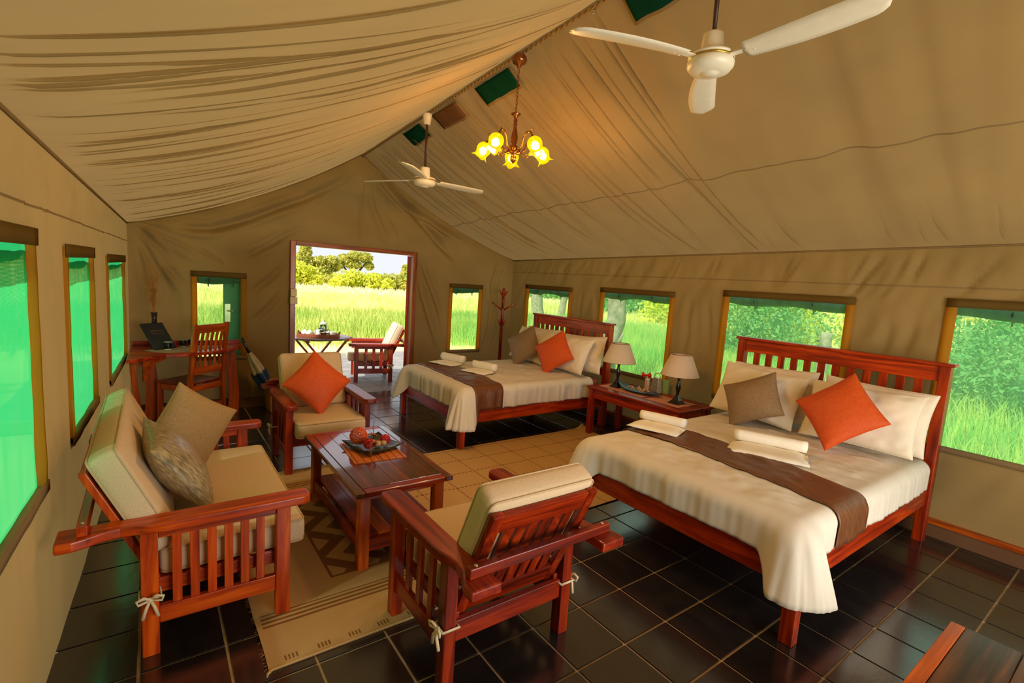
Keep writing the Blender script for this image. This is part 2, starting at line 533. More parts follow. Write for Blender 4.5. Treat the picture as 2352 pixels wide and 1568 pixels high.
class MB:
    def __init__(self):
        self.v = []
        self.f = []

    def add(self, vs, fs):
        n = len(self.v)
        self.v += [Vector(v) for v in vs]
        self.f += [tuple(i + n for i in f) for f in fs]
        return self

    def box(self, c, s, M=None):
        hx, hy, hz = s[0] / 2, s[1] / 2, s[2] / 2
        vs = [Vector((x * hx, y * hy, z * hz)) for z in (-1, 1) for y in (-1, 1) for x in (-1, 1)]
        if M is not None:
            vs = [M @ v for v in vs]
        vs = [v + Vector(c) for v in vs]
        return self.add(vs, [(0, 2, 3, 1), (4, 5, 7, 6), (0, 1, 5, 4), (2, 6, 7, 3), (0, 4, 6, 2), (1, 3, 7, 5)])

    def span(self, x0, x1, y0, y1, z0, z1):
        return self.box(((x0 + x1) / 2, (y0 + y1) / 2, (z0 + z1) / 2), (x1 - x0, y1 - y0, z1 - z0))

    def bar(self, p0, p1, w, t, side=(1, 0, 0)):
        """box from p0 to p1, w wide along 'side', t thick across"""
        p0, p1 = Vector(p0), Vector(p1)
        z = (p1 - p0).normalized()
        x = Vector(side)
        x = (x - z * x.dot(z)).normalized()
        y = z.cross(x)
        M = Matrix((x, y, z)).transposed()
        return self.box((p0 + p1) / 2, (w, t, (p1 - p0).length), M)

    def tube(self, pts, r, seg=8, closed=False, caps=True):
        pts = [Vector(p) for p in pts]
        n = len(pts)
        rs = r if isinstance(r, (list, tuple)) else [r] * n
        base = len(self.v)
        up = Vector((0.13, 0.27, 0.95)).normalized()
        prevx = None
        for i in range(n):
            a = pts[i - 1] if (i > 0 or closed) else pts[i]
            b = pts[(i + 1) % n] if (i < n - 1 or closed) else pts[i]
            t = (b - a).normalized()
            x = prevx if prevx is not None else up.cross(t)
            if x.length < 1e-4:
                x = Vector((1, 0, 0))
            x = (x - t * x.dot(t))
            if x.length < 1e-5:
                x = Vector((1, 0, 0)).cross(t)
            x.normalize()
            prevx = x
            y = t.cross(x)
            for k in range(seg):
                a_ = 2 * PI * k / seg
                self.v.append(pts[i] + (x * math.cos(a_) + y * math.sin(a_)) * rs[i])
        m = n if closed else n - 1
        for i in range(m):
            j = (i + 1) % n
            for k in range(seg):
                l = (k + 1) % seg
                self.f.append((base + i * seg + k, base + i * seg + l, base + j * seg + l, base + j * seg + k))
        if caps and not closed:
            self.f.append(tuple(base + k for k in reversed(range(seg))))
            self.f.append(tuple(base + (n - 1) * seg + k for k in range(seg)))
        return self

    def lathe(self, prof, seg=20, c=(0, 0, 0), M=None, square=False, cap=True):
        base = len(self.v)
        off = PI / 4 if square else 0
        k_ = math.sqrt(2) if square else 1
        for (r, z) in prof:
            for k in range(seg):
                a = 2 * PI * k / seg + off
                v = Vector((r * k_ * math.cos(a), r * k_ * math.sin(a), z))
                if M is not None:
                    v = M @ v
                self.v.append(v + Vector(c))
        for i in range(len(prof) - 1):
            for k in range(seg):
                l = (k + 1) % seg
                self.f.append((base + i * seg + k, base + i * seg + l, base + (i + 1) * seg + l, base + (i + 1) * seg + k))
        if cap:
            if prof[0][0] > 1e-5:
                self.f.append(tuple(base + k for k in reversed(range(seg))))
            if prof[-1][0] > 1e-5:
                self.f.append(tuple(base + (len(prof) - 1) * seg + k for k in range(seg)))
        return self

    def prism(self, poly, z0, z1):
        n = len(poly)
        vs = [(x, y, z0) for x, y in poly] + [(x, y, z1) for x, y in poly]
        fs = [tuple(reversed(range(n))), tuple(range(n, 2 * n))]
        fs += [(i, (i + 1) % n, n + (i + 1) % n, n + i) for i in range(n)]
        return self.add(vs, fs)

    def build(self, name, mat, parent=None, bevel=0.0, smooth=False, loc=(0, 0, 0), seg=2):
        o = obj_from(name, self.v, self.f, mat, parent, smooth, loc)
        if bevel:
            b = o.modifiers.new('bevel', 'BEVEL')
            b.width = bevel
            b.segments = seg
            b.limit_method = 'ANGLE'
            b.angle_limit = math.radians(50)
        return o


def tag(o, label, cat, group=None, kind=None):
    if label:
        o['label'] = label
    if cat:
        o['category'] = cat
    if group:
        o['group'] = group
    if kind:
        o['kind'] = kind
    return o


def thing(name, label, cat, loc=(0, 0, 0), rotz=0.0, group=None):
    o = bpy.data.objects.new(name, None)
    o.empty_display_size = 0.1
    COL.objects.link(o)
    o.location = loc
    o.rotation_euler = (0, 0, rotz)
    return tag(o, label, cat, group)


def copy_tree(o, parent=None):
    c = o.copy()
    COL.objects.link(c)
    if parent is not None:
        c.parent = parent
    for ch in list(o.children):
        copy_tree(ch, c)
    return c


def structure(o):
    o['kind'] = 'structure'
    return o


def orient(o, center, right, up, spin=0.0):
    r = Vector(right).normalized()
    u = Vector(up)
    u = (u - r * u.dot(r)).normalized()
    n = r.cross(u)
    M = Matrix((r, u, n)).transposed()
    M = M @ Matrix.Rotation(spin, 3, 'Z')
    o.matrix_world = Matrix.Translation(Vector(center)) @ M.to_4x4()
    return o


def cut_coords(h, r, n=3):
    a = [-h, -h + r * 0.13, -h + r * 0.5, -h + r]
    mid = [(-h + r) + (2 * (h - r)) * (i + 1) / (n + 1) for i in range(n)]
    return a + mid + [-x for x in reversed(a)]


def rounded_box(hx, hy, hz, r, puff=0.0, n=5):
    """soft block: a box with rounded edges, its broad faces (+-z) puffed up"""
    X, Y, Z = cut_coords(hx, r, n), cut_coords(hy, r, n), cut_coords(hz, min(r, hz * 0.98), 1)
    idx, vs, fs = {}, [], []

    def vid(x, y, z):
        k = (round(x, 6), round(y, 6), round(z, 6))
        if k not in idx:
            core = Vector((max(-hx + r, min(hx - r, x)), max(-hy + r, min(hy - r, y)), max(-hz + r, min(hz - r, z))))
            d = Vector((x, y, z)) - core
            p = core + (d.normalized() * r if d.length > 1e-9 else d)
            w = max(0, 1 - (x / hx) ** 2) * max(0, 1 - (y / hy) ** 2)
            p.z += math.copysign(puff * w, z) * min(1, abs(z) / hz)
            idx[k] = len(vs)
            vs.append(p)
        return idx[k]

    def face(A, B, f, flip):
        for i in range(len(A) - 1):
            for j in range(len(B) - 1):
                q = [f(A[i], B[j]), f(A[i + 1], B[j]), f(A[i + 1], B[j + 1]), f(A[i], B[j + 1])]
                q = [vid(*p) for p in q]
                fs.append(tuple(reversed(q)) if flip else tuple(q))
    for s in (-1, 1):
        face(X, Y, lambda a, b: (a, b, s * hz), s < 0)
        face(X, Z, lambda a, b: (a, s * hy, b), s > 0)
        face(Y, Z, lambda a, b: (s * hx, a, b), s < 0)
    return vs, fs


def cushion(parent, name, hx, hy, hz, r, puff, M, mat=None, piping=True):
    vs, fs = rounded_box(hx, hy, hz, r, puff)
    o = obj_from(name, [M @ v for v in vs], fs, mat or M_CUSH, parent, True)
    if piping:
        mb = MB()
        for s in (-1, 1):
            q = r * 0.42
            loop = []
            cr = r
            for cx, cy, a0 in ((hx - cr, hy - cr, 0), (-hx + cr, hy - cr, PI / 2), (-hx + cr, -hy + cr, PI), (hx - cr, -hy + cr, 1.5 * PI)):
                for k in range(5):
                    a = a0 + k * PI / 8
                    loop.append(M @ Vector((cx + (cr * 0.72 + 0.002) * math.cos(a), cy + (cr * 0.72 + 0.002) * math.sin(a), s * (hz - r + r * 0.74))))
            mb.tube(loop, 0.0045, 6, closed=True)
        mb.build('piping', M_CUSHP, o, smooth=True)
    return o


def pillow_mesh(name, w, h, t, mat, parent=None, seed=0, n=30, wr=0.006, pinch=0.07):
    us = [0.7 * math.sin(-PI / 2 + PI * i / n) + 0.3 * (2 * i / n - 1) for i in range(n + 1)]
    vs, fs = [], []
    for s in (1, -1):
        for v in us:
            for u in us:
                th = (max(0, (1 - u * u)) ** 0.55 * max(0, (1 - v * v)) ** 0.55) * t / 2 * 1.05 + 0.003
                x = w / 2 * u * (1 - pinch * u * u * (1 - v * v))
                y = h / 2 * v * (1 - pinch * v * v * (1 - u * u))
                nz = 0.7 * noise.noise(Vector((x * 7 + seed * 3.1, y * 7, s + seed))) + 0.5 * noise.noise(Vector((x * 16 + seed, y * 24, s + seed * 2)))
                z = s * (th + wr * nz * min(1, th / (t * 0.2)))
                vs.append((x, y, z))
    k = n + 1
    for side in (0, 1):
        o = side * k * k
        for j in range(n):
            for i in range(n):
                q = (o + j * k + i, o + j * k + i + 1, o + (j + 1) * k + i + 1, o + (j + 1) * k + i)
                fs.append(q if side == 0 else tuple(reversed(q)))
    rim = [j for j in range(k)] + [j * k + n for j in range(1, k)] + [n * k + j for j in range(n - 1, -1, -1)] + [j * k for j in range(n - 1, 0, -1)]
    m = len(rim)
    for a in range(m):
        p, q = rim[a], rim[(a + 1) % m]
        fs.append((q, p, p + k * k, q + k * k))
    o = obj_from(name, vs, fs, mat, parent, True)
    mb = MB()
    pts = [Vector((vs[i][0] * 1.003, vs[i][1] * 1.003, 0)) for i in rim[::1]]
    mb.tube(pts, 0.0035, 5, closed=True)
    mb.build('seam', mat, o, smooth=True)
    return o


# ------------------------------------------------------------------ the setting: sizes
YB, YF = 6.30, -1.30           # far wall, wall behind the camera
XR = 4.58                      # right wall
RX = 2.15                      # ridge
xl = lambda y: -0.187 - 0.0422 * (6.3 - y)
eave = lambda y: 1.98 + (6.3 - y) * 0.0225
ridge = lambda y: 3.10 + (6.3 - y) * 0.055


def roof_z(x, y):
    e, r = eave(y), ridge(y)
    if x <= RX:
        a = xl(y)
        s = (x - a) / (RX - a)
    else:
        s = (XR - x) / (XR - RX)
    s = max(0.0, min(1.0, s))
    return e + (r - e) * s - 0.13 * 4 * s * (1 - s)


# ------------------------------------------------------------------ floor: tiles
TS = 0.305
GX, GY = 1.45726482, 1.95350112
floor = structure(MB().span(-0.62, 4.86, YF - 0.3, 6.45, -0.12, -0.006).build('floor', M_GROUT))
tiles = []
i0, i1 = math.floor((-0.6 - GX) / TS), math.ceil((4.8 - GX) / TS)
j0, j1 = math.floor((YF - GY) / TS), math.ceil((6.4 - GY) / TS)
for i in range(i0, i1):
    for j in range(j0, j1):
        cx, cy = GX + (i + 0.5) * TS, GY + (j + 0.5) * TS
        if cx < xl(cy) - 0.25 or cx > XR + 0.25 or cy < YF - 0.1 or cy > 6.44:
            continue
        q = pix((cx, cy, 0))
        vis = q is not None and -120 < q[0] < 2470 and 500 < q[1] < 1690
        tiles.append((0 if vis else 1, (cx * cx + cy * cy), cx, cy))
tiles.sort()
g = 0.0045
hs = TS / 2 - g


def tile_geo(cx, cy, z, hsx=hs, b=0.0022):
    vs = [(cx - hsx, cy - hsx, z - 0.008), (cx + hsx, cy - hsx, z - 0.008), (cx + hsx, cy + hsx, z - 0.008), (cx - hsx, cy + hsx, z - 0.008)]
    h2 = hsx - b
    vs += [(cx - h2, cy - h2, z), (cx + h2, cy - h2, z), (cx + h2, cy + h2, z), (cx - h2, cy + h2, z)]
    return vs, [(4, 5, 6, 7), (0, 1, 5, 4), (1, 2, 6, 5), (2, 3, 7, 6), (3, 0, 4, 7)]


tv, tf = tile_geo(0, 0, 0)
tile_o = obj_from('tile', tv, tf, M_TILE, floor)
tile_me = tile_o.data
rest = MB()
for k, (_, _, cx, cy) in enumerate(tiles):
    if k < 300:
        o = tile_o if k == 0 else bpy.data.objects.new('tile', tile_me)
        if k:
            COL.objects.link(o)
            o.parent = floor
        o.location = (cx, cy, random.uniform(-0.0006, 0.0006))
        o.rotation_euler = (random.uniform(-0.0012, 0.0012), random.uniform(-0.0012, 0.0012), random.choice((0, PI / 2, PI, 1.5 * PI)))
    else:
        rest.add(*tile_geo(cx, cy, 0))
if rest.v:
    rest.build('far_tile', M_TILE, floor)['kind'] = 'stuff'

porch = structure(MB().span(-1.2, 6.2, 6.45, 10.0, -0.12, -0.006).build('porch_floor', M_GROUT))
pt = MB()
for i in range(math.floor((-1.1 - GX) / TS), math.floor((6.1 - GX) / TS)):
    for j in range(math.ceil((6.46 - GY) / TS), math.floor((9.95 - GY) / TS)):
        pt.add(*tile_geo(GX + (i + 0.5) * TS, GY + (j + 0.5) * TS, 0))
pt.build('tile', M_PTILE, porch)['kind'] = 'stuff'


# ------------------------------------------------------------------ canvas walls with window openings
def lin(a, b, step):
    n = max(1, int(math.ceil((b - a) / step)))
    return [a + (b - a) * i / n for i in range(n + 1)]


def lines(a, b, step, marks):
    ms = sorted(set([a, b] + [m for m in marks if a < m < b]))
    out = [a]
    for p, q in zip(ms[:-1], ms[1:]):
        out += lin(p, q, step)[1:]
    return out


def wall_grid(name, A, B, holes, P, disp, mat=M_WALL):
    vs, fs = [], []
    nb = len(B)
    for a in A:
        for b in B:
            vs.append(P(a, b, disp(a, b)))
    for i in range(len(A) - 1):
        for j in range(nb - 1):
            ca, cb = (A[i] + A[i + 1]) / 2, (B[j] + B[j + 1]) / 2
            if any(h[0] < ca < h[1] and h[2] < cb < h[3] for h in holes):
                continue
            fs.append((i * nb + j, (i + 1) * nb + j, (i + 1) * nb + j + 1, i * nb + j + 1))
    return structure(obj_from(name, vs, fs, mat, None, True))


def edge_fade(a, b, holes, r=0.10):
    d = 9
    for h in holes:
        dx = max(h[0] - a, a - h[1], 0)
        dy = max(h[2] - b, b - h[3], 0)
        d = min(d, math.hypot(dx, dy))
    return min(1, d / r)


def nz(x, y, z=0.0):
    return noise.noise(Vector((x, y, z)))


def seg_dist(px, pz, line):
    best, tt = 9.0, 0.0
    n = len(line) - 1
    for i in range(n):
        ax, az = line[i]
        bx, bz = line[i + 1]
        dx, dz = bx - ax, bz - az
        t = max(0.0, min(1.0, ((px - ax) * dx + (pz - az) * dz) / (dx * dx + dz * dz)))
        d = math.hypot(px - ax - dx * t, pz - az - dz * t)
        if d < best:
            best, tt = d, (i + t) / n
    return best, tt


def creases_at(px, pz, lines_):
    v = 0.0
    for pts, amp, w in lines_:
        if not (min(p[0] for p in pts) - 3 * w < px < max(p[0] for p in pts) + 3 * w and min(p[1] for p in pts) - 3 * w < pz < max(p[1] for p in pts) + 3 * w):
            continue
        d, t = seg_dist(px, pz, pts)
        v -= amp * math.exp(-(d / w) ** 2) * min(1.0, t / 0.15 + 0.15, (1 - t) / 0.3)
        v += 0.45 * amp * math.exp(-((d - 2.1 * w) / w) ** 2) * min(1.0, t / 0.15, (1 - t) / 0.3)
    return v


_rr = random.Random(21)
RCR = [([(1.42, 2.0), (1.56, 1.84), (1.70, 1.62), (1.82, 1.40)], 0.03, 0.02), ([(2.10, 1.98), (2.22, 1.80)], 0.02, 0.016)]
for _k in range(22):
    _y = _rr.uniform(-0.3, 6.1)
    _l = _rr.uniform(0.12, 0.34)
    _a = _rr.uniform(0.4, 1.1)
    RCR.append(([(_y, 1.99), (_y + _a * _l * 0.5, 1.99 - _l * 0.5), (_y + _a * _l * 1.1, 1.99 - _l)], _rr.uniform(0.010, 0.022), _rr.uniform(0.012, 0.022)))
for _y in (1.18, 1.34, 2.9, 3.1, 4.5, 4.72):
    RCR.append(([(_y, 1.6), (_y + _rr.uniform(-.12, .12), 1.1), (_y + _rr.uniform(-.2, .2), 0.7)], 0.016, 0.03))

# right wall
RW = [(4.92, 5.92, 0.66, 1.61), (3.30, 4.38, 0.64, 1.64), (1.60, 2.72, 0.63, 1.69), (-0.25, 1.015, 0.65, 1.72)]


def zmap(b, y, lo=1.78, top=2.0):
    return b if b <= lo else lo + (b - lo) * (eave(y) - lo) / (top - lo)


def P_right(a, b, n):
    return (XR - n, a, zmap(b, a))


def d_right(a, b):
    f = edge_fade(a, b, RW)
    v = 0.022 * nz(a * 3, b * 1.2, 3) + 0.026 * nz((a + 0.55 * b) * 7, (b - 0.3 * a) * 1.3, 8)
    if b > 1.7:
        v += 0.004 * math.sin(a * 46 + 2 * nz(a * 3, 0, 1)) * (b - 1.7) / 0.3
    v += creases_at(a, b, RCR)
    v *= min(1, max(0, b - 0.12) / 0.25)
    low = max(0, 0.6 - b)
    v -= 0.03 * math.sin(min(1, low / 0.6) * PI) * (0.6 + 0.4 * nz(a * 2, 0, 4))
    top = min(1, max(0, (2.0 - b) / 0.1)) * min(1, (6.3 - a) / 0.2)
    return v * f * top


wall_right = wall_grid('wall_right', lines(YF, YB, 0.02, [m for h in RW for m in h[:2]]), lines(0, 2.0, 0.03, [m for h in RW for m in h[2:]] + [1.78]), RW, P_right, d_right)

# left wall
LCR = []
for _k in range(26):
    _y = _rr.uniform(1.2, 6.1)
    LCR.append(([(_y, 1.99), (_y + _rr.uniform(-.08, .10), 1.82), (_y + _rr.uniform(-.2, .2), 1.7)], _rr.uniform(0.006, 0.014), _rr.uniform(0.010, 0.02)))
for _y in (2.62, 2.75, 2.9, 4.05, 4.2, 4.4, 4.5, 2.2, 1.6, 3.3):
    LCR.append(([(_y, 1.66), (_y + _rr.uniform(-.08, .08), 1.1), (_y + _rr.uniform(-.2, .2), 0.1)], 0.014, 0.03))
LW = [(1.30, 2.50, 0.74, 1.71), (3.06, 3.92, 0.74, 1.67), (4.60, 5.88, 0.70, 1.64)]


def P_left(a, b, n):
    return (xl(a) + n, a, zmap(b, a))


def d_left(a, b):
    f = edge_fade(a, b, LW)
    v = 0.016 * nz(a * 3, b * 1.2, 13) + 0.010 * nz(a * 8, b * 1.0, 18) + creases_at(a, b, LCR)
    v *= min(1, 0.25 + b / 0.4)
    if b > 1.7:
        v += 0.005 * math.sin(a * 60 + 3 * nz(a * 3, 0, 11)) * (b - 1.7) / 0.3
    top = min(1, max(0, (2.0 - b) / 0.1)) * min(1, (6.3 - a) / 0.2)
    return v * f * top


wall_left = wall_grid('wall_left', lines(YF, YB, 0.035, [m for h in LW for m in h[:2]]), lines(0, 2.0, 0.05, [m for h in LW for m in h[2:]] + [1.78]), LW, P_left, d_left)

# far (gable) wall
DX0, DX1, DZ = 1.385, 2.875, 1.905       # clear doorway
BW = [(0.355, 0.86, 0.58, 1.53), (3.475, 4.02, 0.57, 1.555), (1.33, 2.93, 0.0, 1.955)]


def P_back(a, b, n):
    z = b if b <= 1.96 else 1.96 + (b - 1.96) / (3.0 - 1.96) * (max(1.965, roof_z(a, YB)) - 1.96)
    return (a, YB - n, z)


BCR = [([(-0.10, 1.94), (0.05, 1.79), (0.22, 1.57)], 0.035, 0.022), ([(-0.08, 1.93), (0.1, 1.62), (0.34, 1.32)], 0.04, 0.028), ([(-0.12, 1.91), (0.03, 1.61), (0.19, 1.28)], 0.04, 0.026),
       ([(-0.13, 1.84), (-0.07, 1.55), (-0.02, 1.22)], 0.03, 0.02), ([(0.16, 1.99), (0.37, 1.985), (0.53, 2.0), (0.72, 2.07), (0.92, 2.16), (1.2, 2.31), (1.48, 2.45), (1.9, 2.72), (2.12, 2.98)], 0.055, 0.035),
       ([(0.85, 1.72), (1.13, 1.9), (1.48, 2.15)], 0.035, 0.03), ([(0.9, 1.31), (1.13, 1.51), (1.32, 1.73)], 0.035, 0.035), ([(0.04, 1.87), (0.24, 1.77), (0.41, 1.68)], 0.03, 0.02), ([(0.41, 1.78), (0.59, 1.67), (0.66, 1.59)], 0.025, 0.018),
       ([(2.32, 2.86), (2.74, 2.56), (3.27, 2.31), (3.77, 2.12)], 0.05, 0.035), ([(2.26, 2.76), (2.44, 2.36), (2.58, 1.98)], 0.035, 0.035), ([(2.58, 2.71), (3.14, 2.21), (3.57, 1.89)], 0.05, 0.04),
       ([(2.97, 1.6), (3.16, 1.12), (3.36, 0.62)], 0.05, 0.04), ([(4.22, 1.27), (4.17, 0.87), (4.08, 0.52)], 0.04, 0.035), ([(3.02, 1.84), (3.25, 1.37), (3.41, 1.0)], 0.035, 0.03), ([(4.28, 1.9), (4.22, 1.6), (4.24, 1.3)], 0.03, 0.03),
       ([(0.94, 1.0), (1.1, 1.16), (1.28, 1.4)], 0.03, 0.03), ([(0.92, 0.4), (0.96, 0.2), (0.98, 0.05)], 0.02, 0.02)]


def d_back(a, b):
    f = edge_fade(a, b, BW, 0.12)
    z = P_back(a, b, 0)[2]
    # long soft folds that sweep down from the ridge to the two eave corners
    if a < RX:
        t, r = math.atan2(2.02 - z, a + 0.19), math.hypot(a + 0.19, z - 2.02)
        sw = 0.05 * math.sin(t * 15 + 1.2 * nz(r * 1.4, t * 2, 5)) * min(1, r / 0.4) * max(0, 1 - r / 2.6)
    else:
        t, r = math.atan2(3.05 - z, a - RX + 0.02), math.hypot(a - RX + 0.02, 3.05 - z)
        sw = 0.046 * math.sin(t * 17 + 1.2 * nz(r * 1.4, t * 2, 6)) * min(1, r / 0.5)
    v = 0.5 * sw + 0.006 * nz(a * 5, z * 3, 2) + creases_at(a, z, BCR)
    k = max(0, z - 1.9)
    if k > 0:
        v += 0.05 * math.sin(6.5 * (z - 0.42 * abs(a - RX)) + 2.0) * min(1, k / 0.3) * min(1, max(0, roof_z(a, YB) - z) / 0.25)
    edge = min(1, (a - xl(YB)) / 0.15, (XR - a) / 0.15)
    return v * f * max(0, edge)


wall_back = wall_grid('wall_back', lines(xl(YB) - 0.01, XR + 0.01, 0.016, [m for h in BW for m in h[:2]] + [RX]), lines(0, 3.0, 0.016, [m for h in BW for m in h[2:]] + [1.96]), BW, P_back, d_back)

# gable wall behind the camera, its unseen opening made wide to let light in
FW = [(0.9, 3.5, 0.0, 1.95)]


def P_front(a, b, n):
    z = b if b <= 1.96 else 1.96 + (b - 1.96) / (3.0 - 1.96) * (max(1.965, roof_z(a, YF)) - 1.96)
    return (a, YF + n, z)


wall_front = wall_grid('wall_front', lines(xl(YF), XR, 0.1, [0.9, 3.5, RX]), lines(0, 3.0, 0.1, [1.95, 1.96]), FW, P_front, lambda a, b: 0.01 * nz(a * 4, b, 1) * edge_fade(a, b, FW))

# ------------------------------------------------------------------ ceiling: two canvas slopes
rnd = random.Random(5)
creases = []
y = -1.2
while y < 6.2:
    dens = 0.20 if y < 1.6 else 0.085
    y += rnd.uniform(0.35, 1.5) * dens
    s0 = rnd.uniform(-0.4, 0.25)
    s1 = s0 + rnd.uniform(0.45, 1.3)
    creases.append((y, s0, s1, rnd.uniform(0.015, 0.045), rnd.uniform(0.008, 0.016), rnd.uniform(-0.16, 0.16), rnd.uniform(-0.25, 0.05)))


def slope_left(y, s):
    a = xl(y)
    x = a + (RX - a) * s
    z = roof_z(x, y)
    v = 0.026 * nz(y * 2.0, s * 1.3, 21) + 0.016 * nz(y * 6, s * 0.9, 25)
    sh = 0.0
    for (yc, s0, s1, dep, w, dr, bow) in creases:
        d = (y - (yc + dr * s + bow * s * (1 - s)))
        if abs(d) < 4 * w and s0 - 0.2 < s < s1 + 0.2:
            fade = max(0, min(1, (s - s0) / 0.2, (s1 - s) / 0.3))
            v += dep * fade * math.exp(-abs(d) / w * (0.8 if d > 0 else 1.6)) - 0.3 * dep * fade * math.exp(-(d / (w * 3.5)) ** 2)
            sh += 1.9 * w * fade * math.exp(-(d / w) ** 2)
    e = min(1, s / 0.05, (1 - s) / 0.04)
    v *= max(0, e)
    return (x - 0.42 * v, y + sh * max(0, e), z + 0.9 * v)


rcre = []
y = 2.3
while y < 6.2:
    y += rnd.uniform(0.03, 0.16)
    s1 = 1.05
    s0 = rnd.uniform(-0.1, 0.75)
    rcre.append((y, s0, s1, rnd.uniform(0.008, 0.022), rnd.uniform(0.005, 0.011), rnd.uniform(0.02, 0.30), rnd.uniform(-0.1, 0.1)))
for _k in range(16):
    rcre.append((rnd.uniform(-0.8, 3.4), -0.1, rnd.uniform(0.10, 0.3), rnd.uniform(0.008, 0.016), rnd.uniform(0.008, 0.016), rnd.uniform(-0.2, 0.2), 0.0))


def slope_right(y, s):
    x = XR + (RX - XR) * s
    z = roof_z(x, y)
    sh = 0.0
    v = 0.024 * nz(y * 3.4 + 0.5 * s, s * 0.9, 31) + 0.018 * nz(y * 8 + 1.2 * s, s * 1.1, 35)
    v += 0.010 * math.sin(y * 15 + 3 * nz(y, s, 3)) * (0.35 + 0.65 * (1 - s))
    for (yc, s0, s1, dep, w, dr, bow) in rcre:
        d = (y - (yc - dr * (1 - s) + bow * s * (1 - s)))
        if abs(d) < 4 * w and s0 < s < s1:
            fade = max(0, min(1, (s - s0) / 0.2, (s1 - s) / 0.15))
            v += dep * fade * math.exp(-abs(d) / w * (0.8 if d > 0 else 1.6))
            sh += 1.5 * w * fade * math.exp(-(d / w) ** 2)
    e = min(1, s / 0.05, (1 - s) / 0.04)
    v *= max(0, e)
    return (x + 0.42 * v, y + sh * max(0, e), z + 0.9 * v)


def slope(name, fn, ny, ns):
    vs, fs = [], []
    for i in range(ny + 1):
        yy = YF - 0.12 + (YB + 0.24 - YF) * i / ny
        for j in range(ns + 1):
            vs.append(fn(yy, j / ns))
    for i in range(ny):
        for j in range(ns):
            k = ns + 1
            fs.append((i * k + j, i * k + j + 1, (i + 1) * k + j + 1, (i + 1) * k + j))
    return structure(obj_from(name, vs, fs, M_ROOF, None, True))


ceiling_left = slope('ceiling_left', slope_left, 1300, 46)
ceiling_right = slope('ceiling_right', slope_right, 1200, 40)


def seam_strip(parent, fn, ys, s, w, off, mat, name='seam'):
    vs, fs = [], []
    for y in ys:
        wob = 0.006 * nz(y * 3, 0, 40)
        for ds in (-w, w):
            p = fn(y, s + ds + wob)
            vs.append((p[0], p[1], p[2] - off))
    for i in range(len(ys) - 1):
        fs.append((2 * i, 2 * i + 1, 2 * i + 3, 2 * i + 2))
    return obj_from(name, vs, fs, mat, parent, True)


M_SEAM = canvas('canvas_seam', S(150, 124, 84), S(120, 96, 60), 0.2)
seam_strip(ceiling_right, slope_right, lin(YF, YB, 0.03), 0.47, 0.0016, 0.004, M_SEAM)
# sewn seam lines below the eaves of the side walls
for par, P, dd in ((wall_right, P_right, d_right), (wall_left, P_left, d_left)):
    vs, fs = [], []
    ys = lin(YF, YB, 0.04)
    for y in ys:
        for b in (1.795, 1.802):
            vs.append(P(y, b, dd(y, b) + 0.003))
    for i in range(len(ys) - 1):
        fs.append((2 * i, 2 * i + 1, 2 * i + 3, 2 * i + 2))
    obj_from('seam', vs, fs, M_SEAM, par, True)

# ridge rope and eave bindings
rp = MB()
for k in (0, PI):
    rp.tube([(RX + 0.008 * math.cos(y * 60 + k), y, ridge(y) - 0.03 + 0.008 * math.sin(y * 60 + k)) for y in lin(YF, YB, 0.03)], 0.007, 5)
structure(rp.build('trim_1', M_ROPE, smooth=True))
structure(MB().tube([(xl(y) + 0.004, y, eave(y) - 0.006) for y in lin(YF, YB, 0.2)], 0.008, 6).build('trim_2', M_SEAM, smooth=True))
structure(MB().tube([(XR - 0.004, y, eave(y) - 0.006) for y in lin(YF, YB, 0.2)], 0.008, 6).build('trim_3', M_SEAM, smooth=True))
structure(MB().tube([(x, YB - 0.004, roof_z(x, YB) - 0.006) for x in lin(xl(YB), XR, 0.08)], 0.007, 6).build('trim_4', M_SEAM, smooth=True))

# skirting along the foot of the walls
bs = thing('baseboard_right', None, None)
structure(bs)
MB().span(XR - 0.03, XR + 0.02, YF, YB, 0.10, 0.135).build('rail', wood('orange', 'Y'), bs, 0.004)
MB().span(XR - 0.012, XR + 0.02, YF, YB, 0.0, 0.10).build('skirt', M_SKIRT, bs)
bb = thing('baseboard_back', None, None)
structure(bb)
for xa, xb in ((xl(YB), 1.33), (2.93, XR)):
    MB().span(xa, xb, YB - 0.035, YB - 0.005, 0.0, 0.12).build('skirt', M_SKIRT, bb, 0.004)

